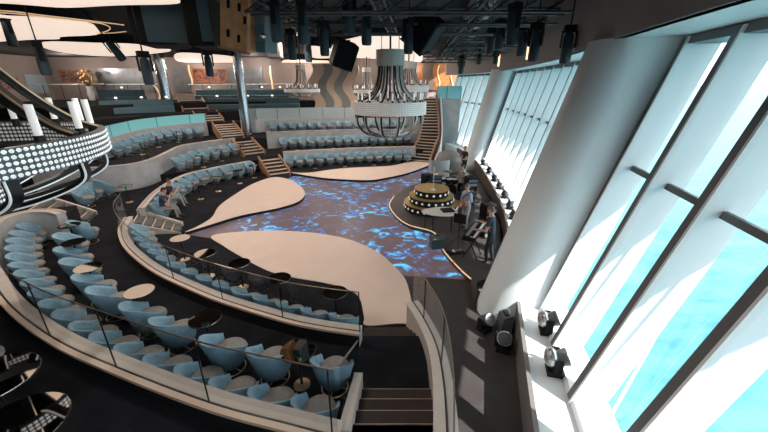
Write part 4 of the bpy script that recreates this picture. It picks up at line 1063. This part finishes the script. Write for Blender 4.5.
chandelier('huge beaded ring chandelier with white tubes, cut by the left edge', -6.2,4.17,4.13,2.25,.33,5,210,14,6.0,.8,3.55,.95,candle=.42,ncand=18,ribw=.13,phase=.2,candr=.042)
q=Q(390,110,15.0)
chandelier('large round chandelier hanging over the far stage in the middle', q.x,15.0,3.93,1.50,.50,7,150,13,5.78,.57,3.05,.42,beadm='beadwarm',candle=.34,ncand=18,ribw=.09,phase=.1,lowbeads=True,ht=.58)
q=Q(408,95,22.5)
chandelier('smaller chandelier partly hidden behind the large round one', q.x,22.5,Q(408,90,22.5).z-.1,1.25,.38,5,90,12,Q(408,69,22.5).z,.5,Q(408,100,22.5).z-.1,.4,beadm='beadwarm',candle=.3,ncand=12,ribw=.08,ht=.4)
q=Q(302,88,24.0)
chandelier('small far chandelier left of the wavy beige wall panels', q.x,24.0,Q(302,92,24).z,1.15,.20,3,80,12,Q(302,70,24).z,.32,Q(302,96,24).z,.45,beadm='beadwarm',candle=.3,ncand=12,ribw=.07,ht=.3)
q=Q(345,90,25.0)
chandelier('small far chandelier between the wavy panels and the large round one', Q(367,88,26).x,26.0,Q(367,93,26).z,.95,.22,3,80,10,Q(367,72,26).z,.3,Q(367,97,26).z,.4,beadm='beadwarm',candle=.3,ncand=10,ribw=.07,ht=.3)

# unseen fill spots added to light the interior
random.seed(9)
for (x,y,pw) in ((-3,6,110),(-8,7,140),(-3,12,120),(-9,14,180),(-2,19,160),(-10,22,180),(-3,26,170),(1.5,25,90),(-16,10,120),(-16,22,160),(-1,2,60)):
    area((x,y,6.75),1.6,pw,(1,.86,.74))

# ================================================================ BAND
# round tiered podium
c=Vector((2.0,13.75,0))
t=thing('tiered_round_podium','round three-tier podium with gold tops and white dot lamps on the bandstand','podium',(c.x,c.y,.15))
M['goldtop']=mat('brushed_gold_top',(.62,.44,.16),.35,.7,noise=.1,nscale=6)
z=.15
for (r,h,nm) in ((1.12,.30,'bottom_tier'),(.92,.30,'middle_tier'),(.70,.30,'top_tier')):
    a=obj(nm, MB().lathe([(0,z),(r,z),(r,z+h-.02),(0,z+h-.02)],c,48),'blackbox',t)
    obj('gold_top', MB().lathe([(0,z+h-.02),(r+.02,z+h-.02),(r+.02,z+h),(0,z+h)],c,48),'goldtop',a)
    m=MB(); n=int(2*pi*r/.27)
    for k in range(n):
        q=2*pi*k/n; m.sphere(c+Vector((r*cos(q),r*sin(q),z+h*.48)),(.05,.05,.05),0,10,6)
    obj('dot_lamps', m,'ribedge',a); z+=h
t=thing('microphone_stand','thin white microphone stand on the round gold podium','stand',(2.02,13.45,1.05))
obj('pole', MB().tube([(2.02,13.45,1.05),(2.02,13.45,2.0)],.012,6),'white',t); obj('base', MB().lathe([(0,1.05),(.11,1.05),(.11,1.065),(0,1.07)],(2.02,13.45,0),14),'white',t)

def box_part(name, t, c, s, m, rz=0): return obj(name, MB().box(c,s,rz), m, t, smooth=0)
# keyboard on x stand
a=Vector((2.38,8.75,1.0)); b=Vector((3.02,9.92,1.0)); mid=(a+b)/2; d=(b-a).normalized(); rz=atan2(d.y,d.x); rm=Matrix.Rotation(rz,3,'Z')
t=thing('keyboard','long black stage piano with white keys played by the man in dark clothes','keyboard',(mid.x,mid.y,.15))
box_part('body',t,mid,(1.34,.36,.11),'blackbox',rz)
box_part('white_keys',t,mid+rm@Vector((0,-.10,.062)),(1.2,.14,.02),'keys',rz)
m=MB()
for k in range(34): m.box(mid+rm@Vector((-.57+k*.0345,-.065,.078)),(.012,.08,.014),rz)
obj('black_keys',m,'blackbox',t,smooth=0)
box_part('control_panel',t,mid+rm@Vector((0,.08,.06)),(1.1,.10,.012),'grey',rz)
m=MB()
for x in (-.22,.22):
    m.tube([mid+rm@Vector((x,-.14,-.06)),Vector((mid.x,mid.y,.15))+rm@Vector((x,.22,.02))],.02,6); m.tube([mid+rm@Vector((x,.14,-.06)),Vector((mid.x,mid.y,.15))+rm@Vector((x,-.22,.02))],.02,6)
obj('stand',m,'blackmetal',t)
# second small keyboard / controller on stand in front of the guitarist
def stand_item(name,label,cat,p,h,size,rz,mtop,legs=True):
    t=thing(name,label,cat,(p[0],p[1],.15)); rm=Matrix.Rotation(rz,3,'Z'); P0=Vector((p[0],p[1],0))
    obj('body',MB().box((p[0],p[1],h),size,rz),mtop,t,smooth=0)
    m=MB().tube([(p[0],p[1],.3),(p[0],p[1],h-.02)],.018,6)
    for k in range(3):
        q=2*pi*k/3+.4; m.tube([(p[0],p[1],.45),(p[0]+.26*cos(q),p[1]+.26*sin(q),.165)],.012,5)
    obj('tripod',m,'blackmetal',t); return t,rm
t,rm=stand_item('music_stand','black music stand with tablet beside the piano, facing the guitarist','stand',(2.42,10.1),1.1,(.40,.05,.30),R(-30),'blackbox')
# white console with dark mixer
p=P(441,222,.15)
t=thing('console_table','white curved console table with a dark mixer below the gold podium','table',(2.0,11.4,.15))
pts=catmull([(1.35,11.55),(1.75,11.85),(2.35,11.95),(2.65,11.6),(2.5,11.15),(2.05,11.05),(1.6,11.2)],5,True)
obj('top',MB().prism([(q.x,q.y) for q in pts],.80,.84),'creamplastic',t,smooth=0)
obj('mixer',MB().box((2.28,11.52,.87),(.42,.34,.06),.2),'blackbox',t,smooth=0)
obj('tray',MB().box((1.75,11.5,.86),(.3,.25,.04),.4),'creamplastic',t,smooth=0)
for (x,y) in ((1.5,11.5),(2.5,11.75),(2.4,11.2),(1.75,11.25)): obj('leg',MB().tube([(x,y,.15),(x,y,.8)],.02,6),'blackmetal',t)
# amplifier
p=P(453,238,.15)
t=thing('amplifier','dark green-grey amplifier box on the bandstand near its edge','amplifier',(1.72,9.95,.15))
box_part('cabinet',t,(1.72,9.95,.36),(.45,.30,.42),'greenamp' if 'greenamp' in M else M.setdefault('greenamp',mat('green_grey_amp',(.05,.085,.08),.7)),.2)
box_part('control_strip',t,(1.72,9.79,.53),(.40,.02,.06),'chrome',.2); box_part('handle',t,(1.72,9.95,.585),(.18,.03,.02),'blackmetal',.2)
# pedalboard and cables between
t=thing('pedal_board','pedals lying on the bandstand floor between amplifier and piano','pedals',(2.25,9.6,.15))
box_part('board',t,(2.25,9.6,.17),(.5,.28,.04),'blackbox',.3)
for k in range(4): box_part('pedal',t,(2.08+.11*k,9.57+.033*k,.205),(.07,.12,.04),('chrome','creamplastic','bluemetal','grey')[k],.3)
L=catmull([(2.5,8.3,.16),(2.3,8.0,.16),(2.05,8.2,.16),(2.2,8.6,.16),(2.05,9.0,.16),(2.2,9.4,.17)],6)
tag(obj('cable',MB().tube(L,.012,5),'blackmetal',origin=L[0]),'black cable looping on the floor under the stage piano','cable')
# papers on the floor by the player
tag(obj('paper_sheet',MB().box((2.62,7.35,.157),(.32,.42,.008),.15),'creamplastic',origin=(2.62,7.35,.15)),'white sheet lying on the bandstand floor next to the big white column','paper')
# drum kit
c=Vector((3.15,15.6,.15))
t=thing('drum_kit','dark drum kit at the back of the bandstand near the window row','drums',c)
def drum(nm,off,r,h,tilt,m='blackbox'):
    q=c+Vector(off); a=Vector((sin(tilt[0]),sin(tilt[1]),1)).normalized()*h
    d=obj(nm,MB().tube([q,q+a],r,20),m,t); obj('drum_head',MB().tube([q+a,q+a*1.02+Vector((0,0,.004))],r*.98,20),'creamplastic',d); obj('hoop',MB().tube([q+a*.96,q+a*1.03],r*1.04,20,caps=False),'chrome',d)
obj('bass_drum',MB().tube([c+Vector((0,-.2,.28)),c+Vector((0,.2,.28))],.28,24),'blackbox',t)
drum('snare_drum',(-.35,.45,.55),.18,.14,(0,0)); drum('tom_drum',(-.15,.0,.62),.15,.2,(.2,-.3)); drum('tom_drum',(.2,.0,.62),.16,.2,(-.2,-.3)); drum('floor_tom',(.5,.4,.1),.21,.4,(0,0))
for k,(x,y,h) in enumerate(((-.55,.1,1.0),(.55,-.05,1.1),(-.2,-.1,1.2),(.7,.35,.95))):
    s_=obj('cymbal',MB().lathe([(0,.03),(.05,.02),(.22,-.02),(.22,-.025),(0,.02)],c+Vector((x,y,h)),20),'gold',t); obj('cymbal_stand',MB().tube([c+Vector((x,y,0)),c+Vector((x,y,h))],.012,6).tube([c+Vector((x-.15,y,0)),c+Vector((x,y,.25)),c+Vector((x+.15,y,0))],.01,5),'chrome',s_)
# acrylic shield + racks of gear behind
t=thing('acrylic_shield','clear curved acrylic screen standing at the far left of the band gear','screen',(2.85,17.3,.15))
obj('panel',MB().lathe([(.55,.15),(.55,1.55)],(2.85,17.3,0),16,a0=R(150),a1=R(330)),'palesheen',t)
for k,(x,y,h,l) in enumerate(((2.5,15.9,.9,'black equipment rack left of the drum kit'),(3.6,14.2,.75,'black flight case behind the guitarist'),(4.0,15.2,1.0,'tall black rack beside the far ledge lights'),(4.1,12.6,.6,'low black flight case against the brown knee wall, behind the guitarist'),(3.55,10.9,.45,'small black case against the brown knee wall beside the stage piano'),(2.2,16.9,.7,'black rack at the left rear of the bandstand'))):
    t=thing('equipment_rack',l,'rack',(x,y,.15),group='black band equipment cases')
    box_part('case',t,(x,y,.15+h/2),(.5,.45,h),'blackbox',.1*k)
    rm=Matrix.Rotation(.1*k,3,'Z')
    for j in range(int(h/.18)):
        obj('face_panel',MB().box(Vector((x,y,.15+.12+j*.18))+rm@Vector((0,-.23,0)),(.42,.02,.12),rot=rm),('grey','bluemetal','blackmetal')[j%3],t,smooth=0)
# big grey rounded piano-like shell at the back
c=Q(449,154,20.5); c.z=.15
t=thing('covered_piano','rounded dark grey covered grand piano at the back of the bandstand','piano',c)
obj('cover',MB().lathe([(0,1.25),(.35,1.2),(.62,1.05),(.75,.8),(.78,.45),(.76,.05)],c,28,sx=1.0,sy=1.1),'grey',t)
obj('lid_edge',MB().lathe([(.77,.62),(.80,.62),(.80,.56),(.77,.56)],c,28,sx=1.0,sy=1.1),'panelgrey',t)

# ---- moving head fixtures on the ledge and the floor
def ledge_light(label,loc,rz,sc=1.,pitch=35,group=None):
    t=thing('moving_head_light',label,'stage light',loc,group=group); c=Vector(loc); rm=Matrix.Rotation(rz,3,'Z'); tl=Matrix.Rotation(R(pitch),3,'X')
    def T(v): return c+rm@(Vector(v)*sc)
    obj('base',MB().box(T((0,0,.05)),(.26*sc,.24*sc,.10*sc),rot=rm),'blackbox',t,smooth=0)
    y=MB()
    for x in (-.16,.16): y.box(T((x,0,.22)),(.035*sc,.12*sc,.28*sc),rot=rm)
    y.box(T((0,0,.11)),(.34*sc,.13*sc,.03*sc),rot=rm); obj('yoke',y,'blackbox',t,smooth=0)
    h=MB(); ax=rm@tl@Vector((0,0,1)); q=T((0,0,.27))
    h.tube([q-ax*.15*sc,q-ax*.13*sc,q+ax*.05*sc,q+ax*.15*sc,q+ax*.17*sc],[.08*sc,.115*sc,.125*sc,.14*sc,.14*sc],18); hd=obj('head',h,'headgrey',t)
    obj('lens',MB().tube([q+ax*.165*sc,q+ax*.178*sc],.125*sc,18),'chrome',hd)
    return t
M['headgrey']=mat('fixture_grey_plastic',(.10,.11,.12),.4)
M['foil']=mat('reflective_cover',(.6,.6,.6),.25,.9,bump=.6,bscale=30)
for k,(u,v) in enumerate([(474,158),(478,165),(483,173),(487,181),(492,189),(497,198),(501,209),(505,219),(509,232)]):
    p=P(u,v,.60); x=xatY(KNEE2,p.y) if p.y>8.2 else xatY(KNEE,p.y)
    p.x=x+.22 if p.y>8.2 else p.x
    ledge_light('small black moving light on the far window ledge, %s counting from the far end'%ORD[k],(p.x,p.y,.60),R(60),.85,30,'small lights on the far window ledge')
for (u,v,l) in ((546,332,'grey moving light on the near white ledge, the farther of two'),(554,372,'grey moving light on the near white ledge, the one nearer the viewer')):
    p=P(u,v,.60); t=ledge_light(l,(p.x,p.y,.60),R(75),1.05,62)
    c=Vector((p.x,p.y,.60)); m=MB(); m.sphere(c+Vector((-.10,.02,.30)),(.10,.16,.17),0,14,10); obj('foil_cover',m,'foil',t)
for (u,v,sc,rz,l) in ((484,330,1.0,R(30),'black moving light on the walkway floor at the foot of the big white column'),(503,350,1.05,R(-25),'black moving light lying by the knee wall with a bright lens')):
    p=P(u,v,0); ledge_light(l,(p.x,p.y,0),rz,sc,50)
p=Vector((2.72,5.95,0)); t=thing('floor_monitor','dark grey wedge box leaning on the end of the knee wall','speaker',p)
obj('cabinet',MB().add([p+Vector(v) for v in ((-.26,-.1,0),(.0,-.1,0),(.0,.3,0),(-.26,.3,0),(-.20,-.05,.48),(.0,-.05,.56),(.0,.26,.56),(-.20,.26,.48))],[(0,3,2,1),(4,5,6,7),(0,1,5,4),(1,2,6,5),(2,3,7,6),(3,0,4,7)]),'headgrey',t,smooth=0)
obj('handle',MB().box(p+Vector((-.10,.1,.54)),(.10,.18,.03)),'blackbox',t,smooth=0)

# ================================================================ PEOPLE
def person(label, loc, rz, J, shirt, trousers, hair, sleeve='short', short_leg=False, heady=0., headp=0.):
    """J: joints (x right, y forward, z up) of one continuous skinned body."""
    names=['pelvis','waist','chest','neck','head','lsh','lel','lwr','rsh','rel','rwr','lhip','lkn','lan','lto','rhip','rkn','ran','rto']
    rad={'pelvis':(.15,.12),'waist':(.145,.11),'chest':(.165,.12),'neck':(.06,.06),'head':(.062,.066),'lsh':(.065,.065),'lel':(.046,.046),'lwr':(.032,.028),
         'lhip':(.095,.095),'lkn':(.062,.062),'lan':(.042,.045),'lto':(.038,.03)}
    E=[('pelvis','waist'),('waist','chest'),('chest','neck'),('neck','head'),('chest','lsh'),('lsh','lel'),('lel','lwr'),('chest','rsh'),('rsh','rel'),('rel','rwr'),
       ('pelvis','lhip'),('lhip','lkn'),('lkn','lan'),('lan','lto'),('pelvis','rhip'),('rhip','rkn'),('rkn','ran'),('ran','rto')]
    me=bpy.data.meshes.new('t'); me.from_pydata([J[n] for n in names],[(names.index(a),names.index(b)) for a,b in E],[])
    o=bpy.data.objects.new('t',me); COL.objects.link(o); md=o.modifiers.new('s','SKIN'); md.use_smooth_shade=True
    for i,n in enumerate(names):
        r=rad.get(n) or rad.get('l'+n[1:]); sv=me.skin_vertices[0].data[i]; sv.radius=r; sv.use_root=(n=='pelvis')
    sb=o.modifiers.new('u','SUBSURF'); sb.levels=2; sb.render_levels=2
    dg=bpy.context.evaluated_depsgraph_get(); ev=bpy.data.meshes.new_from_object(o.evaluated_get(dg)); bpy.data.objects.remove(o); 
    mb=MB(); seg=[(Vector(J[a]),Vector(J[b]),a,b) for a,b in E]
    def near(c):
        best=None
        for a,b,na,nb in seg:
            d=b-a; f=max(0,min(1,(c-a).dot(d)/max(1e-9,d.dot(d)))); q=(c-(a+d*f)).length
            if best is None or q<best[0]: best=(q,na,nb,f)
        return best
    mats=['skin',shirt,trousers,'shoe',hair,'eye']
    vs=[v.co.copy() for v in ev.vertices]; o0=len(mb.v); mb.v+=vs
    for f in ev.polygons:
        c=f.center; _,na,nb,fr=near(c); k=1
        if nb=='head' : k=0 if fr>.0 else 1
        elif nb=='neck': k=1 if fr<.8 else 0
        elif nb in('lel','rel'): k=1 if (sleeve=='long' or fr<.62) else 0
        elif nb in('lwr','rwr'): k=1 if (sleeve=='long' and fr<.9) else 0
        elif nb in('lhip','rhip'): k=2
        elif nb in('lkn','rkn'): k=2
        elif nb in('lan','ran'): k=(2 if fr<.92 else 3) if not short_leg else (0 if fr>.1 else 2)
        elif nb in('lto','rto'): k=3
        elif nb=='waist': k=2 if fr<.35 else 1
        mb.f.append(tuple(f.vertices)); mb.m.append(k)
    # head
    hc=Vector(J['head'])+Vector((0,.01,.07)); hr=Matrix.Rotation(heady,3,'Z')@Matrix.Rotation(headp,3,'X')
    def H(v): return hc+hr@Vector(v)
    sph=MB().sphere((0,0,0),1,0,20,16)
    def addsph(sph,fn,mi):
        mb.add([fn(v) for v in sph.v],sph.f,mi)
    def hs(v):
        z=v.z; x=v.x*.076*(1-.22*max(0,-z)); y=v.y*.095*(1-.10*max(0,-z)); 
        return H((x, y+(.012*max(0,-z)), z*.115))
    addsph(sph,hs,0)
    for sx in (-1,1):
        mb.add([H(Vector((sx*.078,-.005,.0))+Vector((v.x*.012,v.y*.02,v.z*.03))) for v in sph.v],sph.f,0)
        mb.add([H(Vector((sx*.030,.086,.012))+v*.010) for v in sph.v],sph.f,5)
    mb.add([H((-.014,.088,-.02)),H((.014,.088,-.02)),H((0,.115,-.022)),H((0,.088,.02)),H((0,.088,-.032))],[(0,2,3),(2,1,3),(0,4,2),(4,1,2)],0)
    mb.add([H(Vector((0,.085,-.05))+Vector((v.x*.024,v.y*.008,v.z*.006))) for v in sph.v],sph.f,3)
    # hands
    for s,wr,el in ((-1,'lwr','lel'),(1,'rwr','rel')):
        w_=Vector(J[wr]); d=(w_-Vector(J[el])).normalized(); side=d.cross(Vector((0,0,1))); side=side.normalized() if side.length>.1 else Vector((1,0,0)); up=side.cross(d)
        mb.tube([w_-d*.02,w_+d*.02,w_+d*.06,w_+d*.09],[.026,.032,.036,.030],10,0)
        for k in range(4):
            b=w_+d*.08+side*(.027-.018*k); L_=(.062,.070,.066,.050)[k]
            mb.tube([b,b+d*L_*.5-up*.004,b+d*L_*.85-up*.022,b+d*L_-up*.034],[.0095,.009,.0085,.007],6,0)
        b=w_+d*.03+side*.03*(-s); mb.tube([b,b+side*.03*(-s)+d*.03,b+side*.035*(-s)+d*.055-up*.012],[.011,.010,.008],6,0)
    t=thing('person',label,'person',(0,0,0))
    body=obj('body',mb,mats,t,smooth=60)
    hm=MB()
    def hh(v):
        z=v.z; y=v.y
        p=Vector((v.x*.086,v.y*.104-.010,max(z,-.45 if y<0 else .30)*.126+.006))
        if y>.45: p.y=min(p.y,.075)
        return H(p)
    hm.add([hh(v) for v in sph.v],sph.f); ho=obj('hair',hm,hair,t,smooth=60)
    t.location=loc; t.rotation_euler=(0,0,rz); return t
def stand(lel=(-.27,.05,1.12),lwr=(-.22,.30,1.12),rel=(.27,.05,1.12),rwr=(.22,.30,1.12),lean=0.,step=.06):
    return dict(pelvis=(0,0,.95),waist=(0,.01+lean*.3,1.10),chest=(0,.0+lean*.7,1.32),neck=(0,.0+lean,1.50),head=(0,.02+lean*1.1,1.57),lsh=(-.185,lean*.9,1.42),lel=lel,lwr=lwr,rsh=(.185,lean*.9,1.42),rel=rel,rwr=rwr,
      lhip=(-.10,0,.88),lkn=(-.12,.03+step,.49),lan=(-.13,-.02+step,.09),lto=(-.15,.13+step,.045),rhip=(.10,0,.88),rkn=(.12,.03-step*.5,.49),ran=(.13,-.03-step,.09),rto=(.15,.12-step,.045))
def sit(seat=.47,lel=(-.28,.10,.72),lwr=(-.12,.36,.72),rel=(.28,.10,.72),rwr=(.12,.36,.72),lean=.0,kx=.14,ft=.5):
    z=seat+.09
    return dict(pelvis=(0,0,z),waist=(0,-.02+lean*.3,z+.16),chest=(0,-.03+lean*.7,z+.38),neck=(0,-.01+lean,z+.56),head=(0,.02+lean*1.1,z+.63),lsh=(-.185,-.02+lean*.9,z+.48),lel=lel,lwr=lwr,rsh=(.185,-.02+lean*.9,z+.48),rel=rel,rwr=rwr,
      lhip=(-.09,.04,z-.02),lkn=(-kx,.44,z+.0),lan=(-kx-.01,ft,.09),lto=(-kx-.02,ft+.15,.045),rhip=(.09,.04,z-.02),rkn=(kx,.44,z+.0),ran=(kx+.01,ft-.04,.09),rto=(kx+.02,ft+.11,.045))
# keyboard player: to the right of the piano, facing it (towards -x)
J=stand(lel=(-.26,.12,1.10),lwr=(-.30,.36,1.10),rel=(.27,.12,1.10),rwr=(.36,.36,1.10),lean=.07)
person('standing person in dark t-shirt and trousers playing the stage piano',(3.10,8.95,.15),R(60),J,'shirtnavy','trdark','hairgrey',headp=R(-12))
# guitarist
J=stand(lel=(-.30,.10,1.14),lwr=(-.38,.30,1.22),rel=(.30,-.02,1.12),rwr=(.06,.22,1.05),lean=.03)
g=person('standing guitarist in a light blue shirt with a dark strap',(2.92,11.35,.15),R(120),J,'shirtblue','trgrey','hairgrey',sleeve='long',heady=R(10),headp=R(-15))
t=thing('guitar','dark electric guitar held by the person in the light blue shirt','guitar',(0,0,0))
gm=MB(); pts=catmull([(.16,0),(.20,.10),(.08,.13),(-.02,.08),(-.16,.12),(-.22,0),(-.16,-.13),(-.02,-.09),(.10,-.14),(.20,-.08)],4,True)
gb=MB().prism([(p.x,p.y) for p in pts],-.02,.025); rmx=Matrix.Rotation(R(20),3,'Y')@Matrix.Rotation(R(80),3,'X')
def gtf(mb): 
    mb.v=[rmx@v+Vector((.06,.20,1.03)) for v in mb.v]; return mb
obj('guitar_body',gtf(gb),'string',t,smooth=0); obj('neck',gtf(MB().box((-.48,0,.03),(.60,.05,.025))),'hairgrey',t,smooth=0); obj('headstock',gtf(MB().box((-.83,.01,.03),(.14,.08,.02))),'string',t,smooth=0)
obj('strap',MB().tube(catmull([(.22,.16,1.0),(.10,.15,1.2),(-.05,.16,1.38),(-.17,.05,1.50),(-.16,-.10,1.42),(.1,-.17,1.1),(.24,.05,.98)],5),.02,6),'shirtnavy',t)
t.location=g.location; t.rotation_euler=g.rotation_euler
# seated player in white shirt, stool
J=sit(seat=.52,lel=(-.28,.14,.82),lwr=(-.22,.38,.86),rel=(.28,.14,.82),rwr=(.20,.38,.84),lean=.10,ft=.42)
person('seated person in a white shirt at the drums',(3.85,15.9,.15),R(100),J,'shirtwhite','trgrey','hairdark',headp=R(-10),short_leg=True)
t=thing('drum_stool','round black stool under the person in white','stool',(3.72,15.9,.15)); obj('seat',MB().lathe([(0,.48),(.17,.48),(.18,.51),(.16,.53),(0,.53)],(3.72,15.9,.15-.0),18),'blackbox',t)
obj('legs',MB().tube([(3.72,15.9,.2),(3.72,15.9,.64)],.02,6).tube([(3.52,15.9,.16),(3.92,15.9,.16)],.012,5).tube([(3.72,15.7,.16),(3.72,16.1,.16)],.012,5),'chrome',t)
# distant standing person
J=stand(lel=(-.26,.0,1.12),lwr=(-.18,.22,1.06),lean=.02)
person('distant standing person in dark clothes by the far window ledge',(4.55,19.0,.15),R(110),J,'shirtblack','trdark','hairgrey')
# two men seated on the left
ra=[(p.x,p.y,atan2(-n[1],-n[0])-pi/2) for p,n in zip(rowA,normals2(rowA))]
J=sit(seat=.40,lel=(-.27,.24,.62),lwr=(-.05,.26,.90),rel=(.25,.24,.60),rwr=(.03,.30,.88),lean=.14,ft=.52)
def seated(i,label,sh,tr,J,**k):
    x,y,rz=ra[i]; d=Vector((-sin(rz),cos(rz))); return person(label,(x+d.x*.06,y+d.y*.06,.12),rz,J,sh,tr,'hairdark',**k)
seated(0,'seated person in a navy t-shirt leaning forward, hands near the mouth, nearest the grey stairs','shirtnavy','trgrey',J,headp=R(-14),heady=R(-10))
J=sit(seat=.40,lel=(-.27,.10,.66),lwr=(-.10,.30,.86),rel=(.27,.20,.62),rwr=(.10,.34,.84),lean=.06,ft=.56)
seated(2,'seated person in a black shirt, second from the short grey stairs','shirtblack','trgrey',J,heady=R(-25))

for (x,y,pw) in ((-26,30.5,190),(-21,31,190),(-16,31,170),(-11,31.3,150),(-6.5,31.5,120),(-1.5,30.8,120),(3.0,31.6,90),(-27.5,25,190)):
    point((x,y,6.45),pw)
